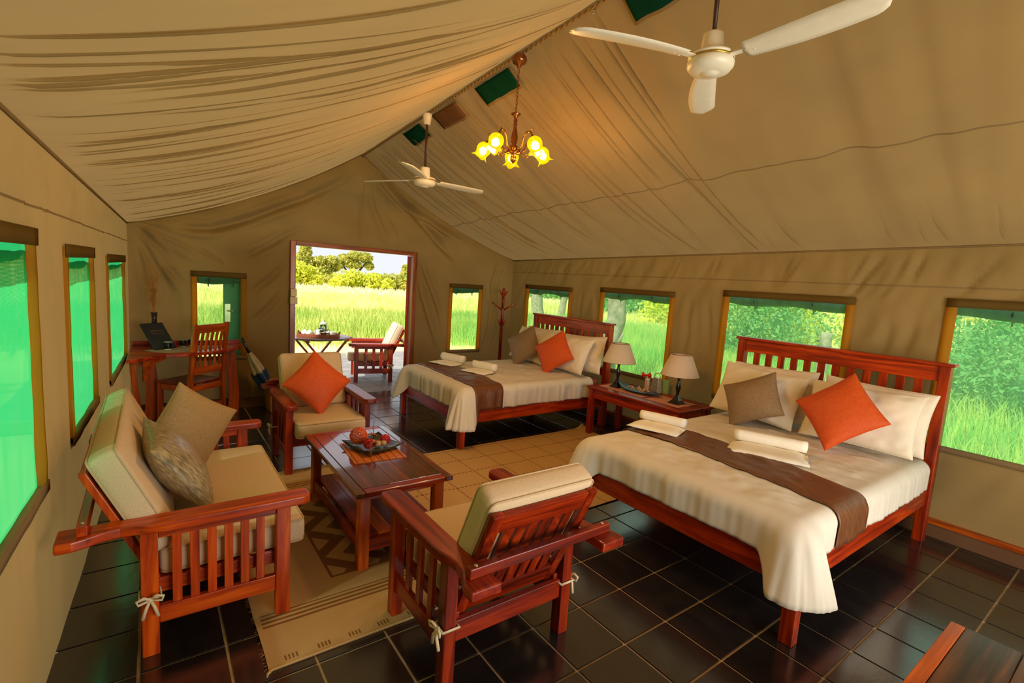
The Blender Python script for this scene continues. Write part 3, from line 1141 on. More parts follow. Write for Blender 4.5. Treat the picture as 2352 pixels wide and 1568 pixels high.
# ------------------------------------------------------------------ windows
def window(num, hole, P, netmat, flap=True, straps=(0.28, 0.74), hem=0.05, toph=0.05, sag=0.012):
    a0, a1, b0, b1 = hole
    w = structure(thing('window_%d' % num, None, None))

    def strip(name, aa, bb, n, t, mat):
        mb = MB()
        A, B = lines(aa[0], aa[1], 0.08, []), lines(bb[0], bb[1], 0.08, [])
        vs, fs = [], []
        for s in (n, n + t):
            for a in A:
                for b in B:
                    vs.append(P(a, b, s + 0.003 * nz(a * 7, b * 7, num)))
        k = len(A) * len(B)
        nb = len(B)
        for i in range(len(A) - 1):
            for j in range(nb - 1):
                q = (i * nb + j, (i + 1) * nb + j, (i + 1) * nb + j + 1, i * nb + j + 1)
                fs.append(q)
                fs.append(tuple(x + k for x in reversed(q)))
        rim = [i * nb for i in range(len(A))] + [(len(A) - 1) * nb + j for j in range(1, nb)] + [i * nb + nb - 1 for i in range(len(A) - 2, -1, -1)] + [j for j in range(nb - 2, 0, -1)]
        for p, q in zip(rim, rim[1:] + rim[:1]):
            fs.append((q, p, p + k, q + k))
        return obj_from(name, vs, fs, mat, w, True)
    strip('hem', (a0 - 0.012, a0 + hem), (b0, b1), -0.013, 0.024, M_HEM)
    strip('hem', (a1 - hem, a1 + 0.012), (b0, b1), -0.013, 0.024, M_HEM)
    strip('top_hem', (a0 - 0.012, a1 + 0.012), (b1 - toph, b1 + 0.012), 0.010, 0.008, M_HEMTOP)
    strip('bottom_hem', (a0 - 0.012, a1 + 0.012), (b0 - 0.014, b0 + 0.026), -0.014, 0.030, M_SEAM)
    # the net itself
    A, B = lin(a0, a1, 0.06), lin(b0, b1, 0.06)
    vs = [P(a, b, -0.008 + 0.004 * nz(a * 5, b * 5, num + 3)) for a in A for b in B]
    nb = len(B)
    fs = [(i * nb + j, (i + 1) * nb + j, (i + 1) * nb + j + 1, i * nb + j + 1) for i in range(len(A) - 1) for j in range(nb - 1)]
    obj_from('net', vs, fs, netmat, w, True)
    if flap:   # storm flap rolled up outside, held by straps
        mb = MB()
        A = lin(a0 + 0.01, a1 - 0.01, 0.05)
        mb.tube([P(a, b1 - 0.075 - sag * math.sin((a - a0) * 9), -0.062) for a in A], [0.042 + 0.006 * nz(a * 8, num, 2) for a in A], 10)
        mb.build('rolled_flap', M_FLAP, w, smooth=True)
        for s in straps:
            a = a0 + (a1 - a0) * s
            sb = MB()
            pts = [P(a, b1 - 0.072 - sag * math.sin((a - a0) * 9) + 0.052 * math.sin(t), -0.062 + 0.052 * math.cos(t)) for t in [2 * PI * k / 14 for k in range(14)]]
            sb.tube(pts, 0.007, 5, closed=True)
            sb.tube([P(a, b1 - 0.125, -0.05), P(a, b1 - 0.155, -0.05)], 0.006, 5)
            sb.build('strap', M_STRAP, w, smooth=True)
    return w


for k, h in enumerate(LW):
    window(k + 1, h, P_left, M_NETL, straps=(), hem=0.055, toph=0.05, sag=0.003)
window(4, BW[0], P_back, M_NETB, straps=(0.3, 0.78), hem=0.045)
window(5, BW[1], P_back, M_NETB, straps=(0.25, 0.75), hem=0.045)
for k, h in enumerate(RW):
    window(6 + k, h, P_right, M_NET)

# ------------------------------------------------------------------ the doorway with its two leaves folded back outside
door = structure(thing('door_1', None, None))
MB().span(1.325, DX0, YB - 0.04, YB + 0.06, 0, 1.955).build('jamb', wood('pale', 'Z'), door, 0.004)
MB().span(DX1, 2.935, YB - 0.04, YB + 0.06, 0, 1.955).build('jamb', wood('pale', 'Z'), door, 0.004)
MB().span(DX0, DX1, YB - 0.04, YB + 0.06, DZ, 1.955).build('lintel', wood('pale', 'X'), door, 0.004)
# left leaf, swung flat against the outside of the wall
lf = MB().span(0.655, 1.375, YB + 0.10, YB + 0.14, 0.03, 1.90).build('leaf', M_DOORG, door, 0.004)
MB().span(0.665, 0.725, YB + 0.085, YB + 0.10, 0.98, 1.19).build('lock_plate', M_BOLT, lf, 0.004)
MB().tube([(0.695, YB + 0.09, 1.11), (0.695, YB + 0.055, 1.11), (0.77, YB + 0.05, 1.11)], 0.008, 8).build('handle', M_BOLT, lf, smooth=True)
# right leaf, swung outwards and seen along its edge
dv = Vector((0.43, 0.90, 0)).normalized()
q0 = Vector((DX1 - 0.012, YB + 0.08, 0))
rl = MB().bar(q0 + Vector((0, 0, 0.965)) , q0 + dv * 0.72 + Vector((0, 0, 0.965)), 1.87, 0.042, (0, 0, 1)).build('leaf', wood('red', 'Z'), door, 0.004)
MB().bar(q0 + dv * 0.10 + Vector((0.03, -0.012, 0.965)), q0 + dv * 0.69 + Vector((0.03, -0.012, 0.965)), 1.80, 0.02, (0, 0, 1)).build('screen_frame', M_DOORW, rl, 0.003)

# ------------------------------------------------------------------ ground, field, trees
gr = structure(obj_from('ground', [(-150, -120, -0.13), (220, -120, -0.13), (220, 260, -0.13), (-150, 260, -0.13)], [(0, 1, 2, 3)], M_GROUND))


def grass(name, pts, hts, wid, mat, label, cat='grass'):
    n = len(pts)
    ang = rng.uniform(0, 2 * PI, n)
    lean = rng.uniform(0.05, 0.45, n)
    la = rng.uniform(0, 2 * PI, n)
    dx, dy = np.cos(ang) * wid, np.sin(ang) * wid
    V = np.zeros((n, 5, 3))
    base = np.stack([pts[:, 0], pts[:, 1], np.full(n, -0.14)], 1)
    V[:, 0] = base + np.stack([dx, dy, 0 * dx], 1)
    V[:, 1] = base - np.stack([dx, dy, 0 * dx], 1)
    mid = base + np.stack([np.cos(la) * lean * hts * 0.3, np.sin(la) * lean * hts * 0.3, hts * 0.6], 1)
    V[:, 2] = mid - np.stack([dx, dy, 0 * dx], 1) * 0.7
    V[:, 3] = mid + np.stack([dx, dy, 0 * dx], 1) * 0.7
    V[:, 4] = base + np.stack([np.cos(la) * lean * hts, np.sin(la) * lean * hts, hts], 1)
    me = bpy.data.meshes.new(name)
    me.vertices.add(n * 5)
    me.vertices.foreach_set('co', V.ravel())
    k = np.arange(n)[:, None] * 5
    loops = np.concatenate([k + np.array([0, 1, 2, 3]), k + np.array([3, 2, 4])], 1).ravel()
    starts = (np.arange(n)[:, None] * 7 + np.array([0, 4])).ravel()
    tot = np.tile([4, 3], n)
    me.loops.add(len(loops))
    me.loops.foreach_set('vertex_index', loops.astype(np.int32))
    me.polygons.add(2 * n)
    me.polygons.foreach_set('loop_start', starts.astype(np.int32))
    me.polygons.foreach_set('loop_total', tot.astype(np.int32))
    me.materials.append(mat)
    me.update(calc_edges=True)
    o = bpy.data.objects.new(name, me)
    COL.objects.link(o)
    return tag(o, label, cat, None, 'stuff')


def sample(n, x0, x1, y0, y1, keep):
    p = np.stack([rng.uniform(x0, x1, n), rng.uniform(y0, y1, n)], 1)
    return p[keep(p[:, 0], p[:, 1])]


# tall grass beside the right wall
p = sample(90000, 6.0, 17, -6, 17, lambda x, y: (rng.uniform(0, 1, len(x)) < np.clip((x - 6.2) / 2.2, 0, 1) * (0.35 + 0.65 * (np.sin(x * 1.7 + 2) * np.sin(y * 1.3) > -0.35))))
grass('meadow_grass', p, rng.uniform(0.25, 0.62, len(p)), 0.009, M_GRASSN, 'tall green grass growing beyond the windows of the right wall')
# the open field in front of the porch
p = sample(26000, -4, 14, 11.2, 19, lambda x, y: rng.uniform(0, 1, len(x)) < np.clip((y - 11.0) / 2.2, 0.1, 1))
grass('porch_edge_grass', p, rng.uniform(0.25, 0.6, len(p)) * np.clip((p[:, 1] - 10.4) / 2.0, 0.25, 1), 0.013, leaf_mat('grass_blades_edge', S(150, 182, 80), S(210, 214, 122), 0.45), 'green clumpy grass along the far edge of the porch')
p = sample(22000, -6, 26, 18, 34, lambda x, y: x > -6)
grass('field_grass', p, rng.uniform(0.22, 0.5, len(p)), 0.018, M_GRASS, 'yellow-green field grass in the middle of the doorway view')
p = sample(24000, -10, 60, 34, 80, lambda x, y: x < y)
grass('pale_grass', p, rng.uniform(0.18, 0.36, len(p)), 0.05, leaf_mat('grass_blades_pale', S(228, 222, 150), S(244, 240, 200), 0.4), 'pale seeding grass far out in the field')
p = sample(26000, 17, 60, -20, 32, lambda x, y: y < x * 1.1)
grass('far_meadow_grass', p, rng.uniform(0.25, 0.5, len(p)), 0.03, M_GRASS, 'sunlit far meadow grass seen through the right-hand nets')
# left side
p = sample(16000, -9, -1.6, -3, 9, lambda x, y: x < 0)
grass('side_grass', p, rng.uniform(0.3, 0.7, len(p)), 0.014, M_GRASSN, 'green grass outside the shaded left wall')


def crown_leaves(blobs, n, size, rs):
    """leaf cards scattered over a set of ellipsoid clumps (c, r)"""
    vols = np.array([b[1][0] * b[1][1] * b[1][2] for b in blobs]) ** 0.67
    pick = rs.choice(len(blobs), n, p=vols / vols.sum())
    d = rs.normal(size=(n, 3))
    d /= np.linalg.norm(d, axis=1)[:, None]
    rad = rs.uniform(0.55, 1.05, n)[:, None]
    C = np.array([b[0] for b in blobs])[pick]
    R = np.array([b[1] for b in blobs])[pick]
    P = C + d * R * rad
    a = rs.normal(size=(n, 3)); a /= np.linalg.norm(a, axis=1)[:, None]
    b = np.cross(a, rs.normal(size=(n, 3))); b /= np.linalg.norm(b, axis=1)[:, None]
    s = size * rs.uniform(0.6, 1.3, n)[:, None]
    V = np.stack([P - a * s, P + b * s * 0.45, P + a * s, P - b * s * 0.45], 1).reshape(-1, 3)
    F = np.arange(4 * n).reshape(-1, 4)
    return V, F


def quick_mesh(name, V, F, mat, parent):
    me = bpy.data.meshes.new(name)
    me.vertices.add(len(V))
    me.vertices.foreach_set('co', V.ravel())
    me.loops.add(F.size)
    me.loops.foreach_set('vertex_index', F.ravel().astype(np.int32))
    me.polygons.add(len(F))
    me.polygons.foreach_set('loop_start', (np.arange(len(F)) * 4).astype(np.int32))
    me.polygons.foreach_set('loop_total', np.full(len(F), 4, np.int32))
    me.materials.append(mat)
    me.update(calc_edges=True)
    o = bpy.data.objects.new(name, me)
    COL.objects.link(o)
    o.parent = parent
    return o


def tree(name, label, loc, blobs, n, size, mat, trunk, seed, group=None, bark=None, cat='tree'):
    t = thing(name, label, cat, loc, 0, group)
    V, F = crown_leaves(blobs, n, size, np.random.default_rng(seed))
    o = quick_mesh('crown', V, F, mat, t)
    o['kind'] = 'stuff'
    mb = MB()
    for pts, r0, r1 in trunk:
        mb.tube(pts, [r0 + (r1 - r0) * i / (len(pts) - 1) for i in range(len(pts))], 8)
    mb.build('trunk', bark or M_BARKD, t, smooth=True)
    return t


def ray_at(x, y, dist):
    d = (_f + _r * ((x - 1176) / 1132.19) + _d * ((y - 784) / 1132.19))
    d = d / math.hypot(d.x, d.y)
    return CAM + d * dist


def bush(name, label, px, dist, w, h, n, size, mat, seed, group=None, cat='bush'):
    b = ray_at(px, 655, dist)
    rs = np.random.default_rng(seed)
    side = Vector((b.y, -b.x, 0)).normalized()
    blobs = []
    for k in range(9):
        u = rs.uniform(-0.5, 0.5)
        hh = h * (1 - 1.6 * u * u) * rs.uniform(0.7, 1.0)
        c = side * (u * w) + Vector((rs.uniform(-0.2, 0.2) * h, rs.uniform(-0.2, 0.2) * h, hh * 0.5))
        blobs.append((tuple(c), (w * 0.2, w * 0.2, hh * 0.52)))
    tr = [([(0, 0, -0.05), (rs.uniform(-.2, .2), rs.uniform(-.2, .2), h * 0.45)], 0.03 * h, 0.015 * h) for _ in range(4)]
    return tree(name, label, (b.x, b.y, -0.12), blobs, n, size, mat, tr, seed, group, cat=cat)


def far_tree(label, px, dist, th, blobs, n, size, mat, seed, forks):
    b = ray_at(px, 655, dist)
    side = Vector((b.y, -b.x, 0)).normalized()
    bl = [(tuple(side * u + Vector((0, 0, z))), (rx, rx, rz)) for u, z, rx, rz in blobs]
    tr = []
    for u, z, r0 in forks:
        tr.append(([(0, 0, -0.1), tuple(side * (u * 0.25) + Vector((0, 0, z * 0.4))), tuple(side * u + Vector((0, 0, z)))], r0, r0 * 0.4))
    return tree('tree', label, (b.x, b.y, -0.12), bl, n, size, mat, tr, seed)


D = 70.0
far_tree('narrow column tree rising at the left edge of the doorway view', 697, D, 5, [(0, 1.6, 1.3, 1.5), (0.1, 3.0, 1.05, 1.3), (0.2, 4.2, 0.75, 1.0), (0.2, 5.0, 0.4, 0.7)], 3200, 0.22, M_LEAF, 1, [(0, 3, 0.2)])
far_tree('round dark-trunked tree beside the narrow column tree', 742, D, 4, [(-1.3, 2.4, 1.0, 0.7), (-0.4, 2.8, 1.1, 0.7), (0.9, 2.9, 1.0, 0.8), (0.0, 1.8, 1.2, 1.0), (1.4, 2.2, 0.7, 0.6)], 3000, 0.2, M_LEAF, 2, [(-1, 3, 0.28), (1, 3, 0.25), (0, 2.6, 0.3)])
far_tree('broad spreading tree standing tallest in the doorway view', 809, D + 3, 5, [(-2.0, 2.5, 0.9, 0.55), (-1.1, 3.4, 1.0, 0.7), (0.3, 3.9, 1.1, 0.7), (1.7, 3.8, 0.95, 0.75), (2.2, 2.7, 0.7, 0.6), (0.1, 2.7, 1.2, 0.6)], 3600, 0.2, M_LEAF, 3, [(-1.6, 3, 0.22), (0.6, 3.6, 0.3), (1.8, 3.2, 0.24)])
far_tree('small lone tree near the right edge of the doorway view', 929, D + 12, 3, [(0, 1.9, 0.8, 0.8), (0.1, 2.9, 0.6, 0.6)], 1100, 0.2, M_LEAF, 4, [(0, 2.4, 0.12)])
bush('bush', 'lime yellow feathery bush at the left door jamb', 681, 58, 4.2, 2.6, 2600, 0.24, M_LEAFY, 5)
bush('bush', 'low olive bush below the round dark-trunked tree', 735, 66, 6.5, 1.6, 2600, 0.2, M_LEAF, 6)
bush('bush', 'pale small bush between the two largest field trees', 785, 68, 3.6, 1.4, 1500, 0.2, M_LEAFY, 7)
bush('bush', 'dense long bush right of the broad spreading tree', 838, 56, 5.4, 2.1, 4200, 0.2, M_LEAFY, 8)
bush('bush', 'dark-hearted thicket in the right half of the doorway', 893, 57, 5.0, 1.9, 3600, 0.2, M_LEAF, 9)
bush('bush', 'low scrub at the right end of the doorway view', 936, 66, 5.0, 1.2, 1500, 0.2, M_LEAFY, 10)
# low scrub all along the horizon
_rs = np.random.default_rng(77)
_bl = []
for _k in range(170):
    ang_ = math.radians(-60 + 190 * _k / 170)          # bearing, clockwise from straight ahead
    far_ = 105 + 12 * math.sin(_k * 1.7)
    hh_ = 1.3 + 0.8 * (0.5 + 0.5 * math.sin(_k * 2.3)) * (0.6 + 0.4 * math.sin(_k * 0.37))
    _bl.append(((far_ * math.sin(ang_), far_ * math.cos(ang_), hh_ * 0.45), (1.9, 1.9, hh_ * 0.55)))
_V, _F = crown_leaves(_bl, 22000, 0.26, _rs)
_o = quick_mesh('distant_scrub', _V, _F, M_LEAF, None)
tag(_o, 'low olive scrub lining the far edge of the field', 'scrub', None, 'stuff')
# shrubs beyond the right wall
for k, (px, dist, w, h, m, lab) in enumerate([
        (1075, 62, 22, 2.2, M_LEAFG, 'hazy green scrub line seen through the narrow far window'),
        (1255, 60, 16, 2.4, M_LEAFG, 'distant green scrub behind the two bare trunks'),
        (1435, 34, 4.6, 1.7, M_LEAFG, 'pair of rounded green shrubs beyond the lamp window'),
        (1500, 34, 4.0, 1.6, M_LEAFG, 'rounded green shrub at the right edge of the lamp window')]):
    bush('shrub', lab, px, dist, w, h, 3200, 0.22, m, 20 + k)
b5 = [(1725, 15, 3.6, 2.5, 9000, 0.06, M_LEAFG, 'leafy green sapling thicket behind the large bed headboard'),
      (1900, 18, 4.2, 2.3, 6500, 0.07, M_LEAFY, 'yellow-green arching bush behind the grey stump'),
      (2235, 13.0, 3.0, 2.2, 9000, 0.055, M_LEAFG, 'bright green bush at the top of the nearest right window'),
      (2460, 11, 3.6, 2.0, 7000, 0.055, M_LEAFG, 'green bush at the frame edge outside the nearest window'),
      (1650, 26, 6.0, 2.3, 4500, 0.12, M_LEAFY, 'lime bush farther behind the sapling thicket')]
for k, (px, dist, w, h, n, s, m, lab) in enumerate(b5):
    bush('shrub', lab, px, dist, w, h, n, s, m, 40 + k)

def trunk(name, label, base, pts, radii, mat, seed, branches=()):
    t = thing(name, label, 'tree trunk', base)
    mb = MB()
    P, R = [], []
    for i in range(len(pts) - 1):
        for k in range(6):
            s = k / 6
            P.append(Vector(pts[i]).lerp(Vector(pts[i + 1]), s) + Vector((0.02 * nz(i + s, seed, 1), 0.02 * nz(i + s, seed, 2), 0)))
            R.append((radii[i] * (1 - s) + radii[i + 1] * s) * (1 + 0.12 * nz((i + s) * 3, seed, 5)))
    P.append(Vector(pts[-1])); R.append(radii[-1])
    mb.tube(P, R, 14)
    for v in mb.v:
        d = 0.12 * nz(v.x * 14, v.y * 14, v.z * 2.2 + seed)
        v.x += v.x * 0 + d * 0.22
        v.y += d * 0.22
    mb.build('stem', mat, t, smooth=True)
    for br in branches:
        MB().tube(br, [0.05, 0.035, 0.012][:len(br)], 7).build('broken_branch', mat, t, smooth=True)
    return t


trunk('dead_trunk', 'pale weathered dead trunk standing close outside the lamp window', (6.05, 5.50, -0.13), [(0, 0, 0), (-0.02, 0.02, 0.7), (0.05, -0.05, 1.3), (0.02, 0.06, 2.4)], [0.16, 0.13, 0.15, 0.14], M_BARK, 3, [[(0.02, -0.05, 0.72), (0.0, -0.18, 0.92), (0.02, -0.24, 1.08)]])
b = ray_at(1238, 700, 24); trunk('bare_trunk', 'thick bare trunk, left of two in the small window', (b.x, b.y, -0.13), [(0, 0, 0), (-0.1, 0.1, 1.2), (0.1, 0, 2.8)], [0.34, 0.26, 0.22], M_BARK, 5)
b = ray_at(1288, 700, 24); trunk('bare_trunk', 'slimmer leaning trunk, right of two in the small window', (b.x, b.y, -0.13), [(0, 0, 0), (0.1, -0.1, 1.2), (-0.25, 0.2, 2.8)], [0.2, 0.15, 0.15], M_BARK, 7)
b = ray_at(1899, 760, 11.0); trunk('grey_stump', 'short grey stump outside the window behind the large bed', (b.x, b.y, -0.13), [(0, 0, 0), (0, 0, 0.6), (0.02, 0, 1.22)], [0.13, 0.11, 0.10], M_BARK, 9)


# ------------------------------------------------------------------ armchairs and sofa (local: faces -Y)
def morris_seat(name, label, cat, W, nside, nback, tone, group=None, tilt=0.0):
    t = thing(name, label, cat, (0, 0, 0), 0, group)
    hw = W / 2
    fy, ry = -0.255, 0.25
    for sx in (-1, 1):
        for yy, hgt in ((fy, 0.545), (ry, 0.545)):
            MB().span(sx * hw - 0.0275, sx * hw + 0.0275, yy - 0.03, yy + 0.03, 0, hgt).build('leg', wood(tone, 'Z'), t, 0.004)
        # side frame
        MB().span(sx * hw - 0.014, sx * hw + 0.014, fy + 0.03, ry - 0.03, 0.505, 0.545).build('apron', wood(tone, 'Y'), t, 0.003)
        MB().span(sx * hw - 0.014, sx * hw + 0.014, fy + 0.03, ry - 0.03, 0.13, 0.205).build('side_rail', wood(tone, 'Y'), t, 0.003)
        for k in range(nside):
            yy = fy + 0.03 + (ry - fy - 0.06) * (k + 1) / (nside + 1)
            MB().span(sx * hw - 0.009, sx * hw + 0.009, yy - (0.017 if nside > 3 else 0.021), yy + (0.017 if nside > 3 else 0.021), 0.205, 0.505).build('slat', wood(tone, 'Z'), t, 0.002)
        # arm: rounded front, waisted tail
        o_, i_ = 0.056, -0.05
        poly = []
        for k in range(7):
            a = PI + k * PI / 12
            poly.append((i_ + 0.035 + 0.035 * math.cos(a), -0.335 + 0.035 * math.sin(a)))
        for k in range(7):
            a = 1.5 * PI + k * PI / 12
            poly.append((o_ - 0.035 + 0.035 * math.cos(a), -0.335 + 0.035 * math.sin(a)))
        poly += [(o_, 0.20), (o_ - 0.006, 0.245), (o_ - 0.022, 0.29), (o_ - 0.028, 0.34), (o_ - 0.020, 0.39), (o_ + 0.004, 0.44), (o_ + 0.018, 0.48), (o_ + 0.018, 0.53), (i_ - 0.004, 0.53), (i_, 0.45)]
        if sx < 0:
            poly = [(-x, y) for x, y in reversed(poly)]
        poly = [(x + sx * hw, y) for x, y in poly]
        MB().prism(poly, 0.545, 0.587).build('armrest', wood(tone, 'Y'), t, 0.008, seg=3)
    # seat frame
    MB().span(-hw + 0.0275, hw - 0.0275, fy - 0.012, fy + 0.016, 0.225, 0.305).build('front_rail', wood(tone, 'X'), t, 0.003)
    MB().span(-hw + 0.0275, hw - 0.0275, ry - 0.014, ry + 0.016, 0.185, 0.275).build('back_rail', wood(tone, 'X'), t, 0.003)
    for sx in (-1, 1):
        MB().span(sx * (hw - 0.045) - 0.012, sx * (hw - 0.045) + 0.012, fy, ry, 0.24, 0.30).build('seat_rail', wood(tone, 'Y'), t, 0.003)
    ns = 5
    for k in range(ns):
        yy = fy + 0.06 + (ry - fy - 0.12) * k / (ns - 1)
        MB().span(-hw + 0.035, hw - 0.035, yy - 0.03, yy + 0.03, 0.29, 0.305).build('seat_slat', wood(tone, 'X'), t, 0.002)
    # tilting back
    b0, b1 = Vector((0, 0.215, 0.275)), Vector((0, 0.455, 0.80))
    ax = (b1 - b0).normalized()
    nr = Vector((0, -ax.z, ax.y))              # towards the sitter
    inner = hw - 0.045

    def bp(x, s):
        return b0 + (b1 - b0) * s + Vector((x, 0, 0))
    for sx in (-1, 1):
        MB().bar(bp(sx * (inner - 0.025), -0.02), bp(sx * (inner - 0.025), 1.0), 0.05, 0.026).build('back_stile', wood(tone, 'Z'), t, 0.003)
    MB().bar(bp(-inner + 0.05, 0.915), bp(inner - 0.05, 0.915), 0.094, 0.022, ax).build('back_top_rail', wood(tone, 'X'), t, 0.003)
    MB().bar(bp(-inner + 0.05, 0.10), bp(inner - 0.05, 0.10), 0.10, 0.022, ax).build('back_bottom_rail', wood(tone, 'X'), t, 0.003)
    for k in range(nback):
        x = -inner + 0.05 + (2 * inner - 0.10) * (k + 1) / (nback + 1)
        MB().bar(bp(x, 0.19), bp(x, 0.83), 0.046, 0.014).build('back_slat', wood(tone, 'Z'), t, 0.002)
    # cross bar the back leans on, bolted to the arm tails
    by = 0.435
    bar = MB().span(-hw - 0.045, hw + 0.045, by - 0.0, by + 0.034, 0.587, 0.628).build('support_bar', wood(tone, 'X'), t, 0.004)
    for sx in (-1, 1):
        MB().lathe([(0.0, 0.0), (0.008, 0.0), (0.008, 0.003), (0.004, 0.006), (0, 0.006)], 10, (sx * (hw + 0.012), by + 0.017, 0.627)).build('bolt', M_BOLT, bar, smooth=True)
    # cushions
    sc = cushion(t, 'seat_cushion', hw - 0.035, 0.295, 0.062, 0.035, 0.012, Matrix.Translation((0, -0.075, 0.372)))
    R3 = Matrix((Vector((1, 0, 0)), ax, Vector((1, 0, 0)).cross(ax))).transposed().to_4x4()
    cz = b0 + (b1 - b0) * 0.64 + nr * 0.077
    cushion(t, 'back_cushion', hw - 0.04, 0.245, 0.058, 0.035, 0.012, Matrix.Translation(cz) @ R3)
    # cloth ties knotted round the rear legs
    for sx in (-1, 1):
        x, y_, z_ = sx * hw, ry, 0.262
        mb = MB()
        q = 0.036
        mb.tube([(x - q, y_ - q, z_), (x + q, y_ - q, z_), (x + q, y_ + q, z_), (x - q, y_ + q, z_)], 0.006, 6, closed=True)
        xo = x + sx * 0.042
        mb.lathe([(0, -0.01), (0.010, -0.006), (0.012, 0.0), (0.010, 0.006), (0, 0.010)], 8, (xo, y_, z_))
        for s2 in (-1, 1):
            lp = [(xo, y_, z_), (xo + sx * 0.012, y_ + s2 * 0.022, z_ + 0.020), (xo + sx * 0.014, y_ + s2 * 0.045, z_ + 0.012), (xo + sx * 0.012, y_ + s2 * 0.040, z_ - 0.006), (xo, y_, z_ - 0.002)]
            mb.tube(lp, 0.0055, 6)
            mb.tube([(xo, y_, z_), (xo + sx * 0.010, y_ + s2 * 0.014, z_ - 0.03), (xo + sx * 0.006, y_ + s2 * 0.026, z_ - 0.075)], [0.006, 0.0065, 0.007], 6)
        mb.build('tie', M_TIE, t, smooth=True)
    return t


near_chair = morris_seat('armchair', 'red-brown slatted armchair seen from behind, nearest the camera', 'armchair', 0.62, 3, 6, 'dark', 'slatted wooden armchairs')
near_chair.location = (1.245, 1.83, 0)
near_chair.rotation_euler = (0, 0, PI)
c = copy_tree(near_chair)
c['label'] = 'slatted armchair facing the camera with an orange cushion, behind the coffee table'
c.location = (1.17, 4.31, 0)
c.rotation_euler = (0, 0, 0)
c = copy_tree(near_chair)
c['label'] = 'slatted armchair standing outside on the tiled porch'
c.location = (2.78, 7.45, 0)
c.rotation_euler = (0, 0, math.atan2(0.25, -0.97) + PI / 2)
sofa = morris_seat('sofa', 'long two-seat slatted sofa with beige cushions by the left wall', 'sofa', 1.28, 6, 14, 'sofa')
sofa.location = (0.225, 3.01, 0)
sofa.rotation_euler = (0, 0, PI / 2)


def scatter(name, label, size, t, mat, center, right, up, spin, seed, group=None, h=None, wr=0.006):
    o = pillow_mesh(name, size, h or size, t, mat, None, seed, wr=wr)
    orient(o, center, right, up, spin)
    return tag(o, label, 'cushion', group)


scatter('scatter_cushion', 'orange square cushion on its corner in the armchair behind the table', 0.40, 0.15, M_ORANGE, (1.13, 4.275, 0.685), (1, 0, 0), (0, 0.42, 0.91), PI / 4, 1)
scatter('scatter_cushion', 'dull tan square cushion propped in the middle of the sofa', 0.42, 0.15, M_TAN, (0.16, 3.22, 0.69), (0.66, 0.42, -0.52), (0.5, 0.25, 0.83), 0, 2)
scatter('scatter_cushion', 'shiny dark bronze cushion leaning at the near end of the sofa', 0.43, 0.17, M_SHINY, (0.09, 2.80, 0.655), (0, 1, 0), (-0.55, 0, 0.83), 0.12, 3)

# ------------------------------------------------------------------ coffee table
ct = thing('coffee_table', 'low red wooden coffee table with plank top and lower shelf', 'table', (1.149, 3.005, 0))
hx, hy = 0.291, 0.555
npl = 5
for k in range(npl):
    x0 = -hx + 0.05 + (2 * hx - 0.10) * k / npl
    x1 = -hx + 0.05 + (2 * hx - 0.10) * (k + 1) / npl
    MB().span(x0 + 0.0008, x1 - 0.0008, -hy + 0.06, hy - 0.06, 0.447, 0.475 - random.uniform(0, 0.0006)).build('plank', wood('table', 'Y'), ct, 0.0012)
for sx in (-1, 1):
    MB().span(min(sx * hx, sx * (hx - 0.049)), max(sx * hx, sx * (hx - 0.049)), -hy, hy, 0.445, 0.475).build('top_edge', wood('table', 'Y'), ct, 0.006)
for sy in (-1, 1):
    MB().span(-hx + 0.05, hx - 0.05, min(sy * hy, sy * (hy - 0.059)), max(sy * hy, sy * (hy - 0.059)), 0.445, 0.4748).build('top_end', wood('red', 'X'), ct, 0.006)
for sx in (-1, 1):
    for sy in (-1, 1):
        MB().span(sx * (hx - 0.065) - 0.03, sx * (hx - 0.065) + 0.03, sy * (hy - 0.075) - 0.03, sy * (hy - 0.075) + 0.03, 0, 0.445).build('leg', wood('orange', 'Z'), ct, 0.004)
    MB().span(sx * (hx - 0.065) - 0.011, sx * (hx - 0.065) + 0.011, -hy + 0.105, hy - 0.105, 0.40, 0.445).build('apron', wood('orange', 'Y'), ct, 0.003)
    MB().span(sx * (hx - 0.055) - 0.011, sx * (hx - 0.055) + 0.011, -hy + 0.105, hy - 0.105, 0.10, 0.17).build('shelf_rail', wood('dark', 'Y'), ct, 0.003)
for sy in (-1, 1):
    MB().span(-hx + 0.095, hx - 0.095, sy * (hy - 0.075) - 0.011, sy * (hy - 0.075) + 0.011, 0.40, 0.445).build('apron', wood('orange', 'X'), ct, 0.003)
    MB().span(-hx + 0.095, hx - 0.095, sy * (hy - 0.07) - 0.012, sy * (hy - 0.07) + 0.012, 0.10, 0.17).build('shelf_rail', wood('red', 'X'), ct, 0.003)
for k in range(5):
    x0 = -hx + 0.07 + (2 * hx - 0.14) * k / 5
    x1 = -hx + 0.07 + (2 * hx - 0.14) * (k + 1) / 5
    MB().span(x0 + 0.001, x1 - 0.001, -hy + 0.085, hy - 0.085, 0.17, 0.188).build('shelf_plank', wood('orange' if k in (1, 3) else 'dark', 'Y'), ct, 0.0015)

# bamboo mat on the coffee table
pm = thing('placemat', 'orange bamboo placemat under the square black dish', 'placemat', (1.165, 3.055, 0.475), math.radians(-4))
sl = MB()
ny = 34
for k in range(ny):
    y0 = -0.20 + 0.40 * k / ny
    sl.span(-0.165, 0.165, y0 + 0.0005, y0 + 0.40 / ny - 0.0005, 0.0, 0.004)
sl.build('slat', M_BAMB, pm)['kind'] = 'stuff'
for x in (-0.15, -0.142, -0.10, -0.055, -0.01, 0.005, 0.012, 0.055, 0.10, 0.142, 0.15):
    MB().span(x - 0.0013, x + 0.0013, -0.20, 0.20, 0.004, 0.0052).build('binding_thread', M_THREAD, pm)
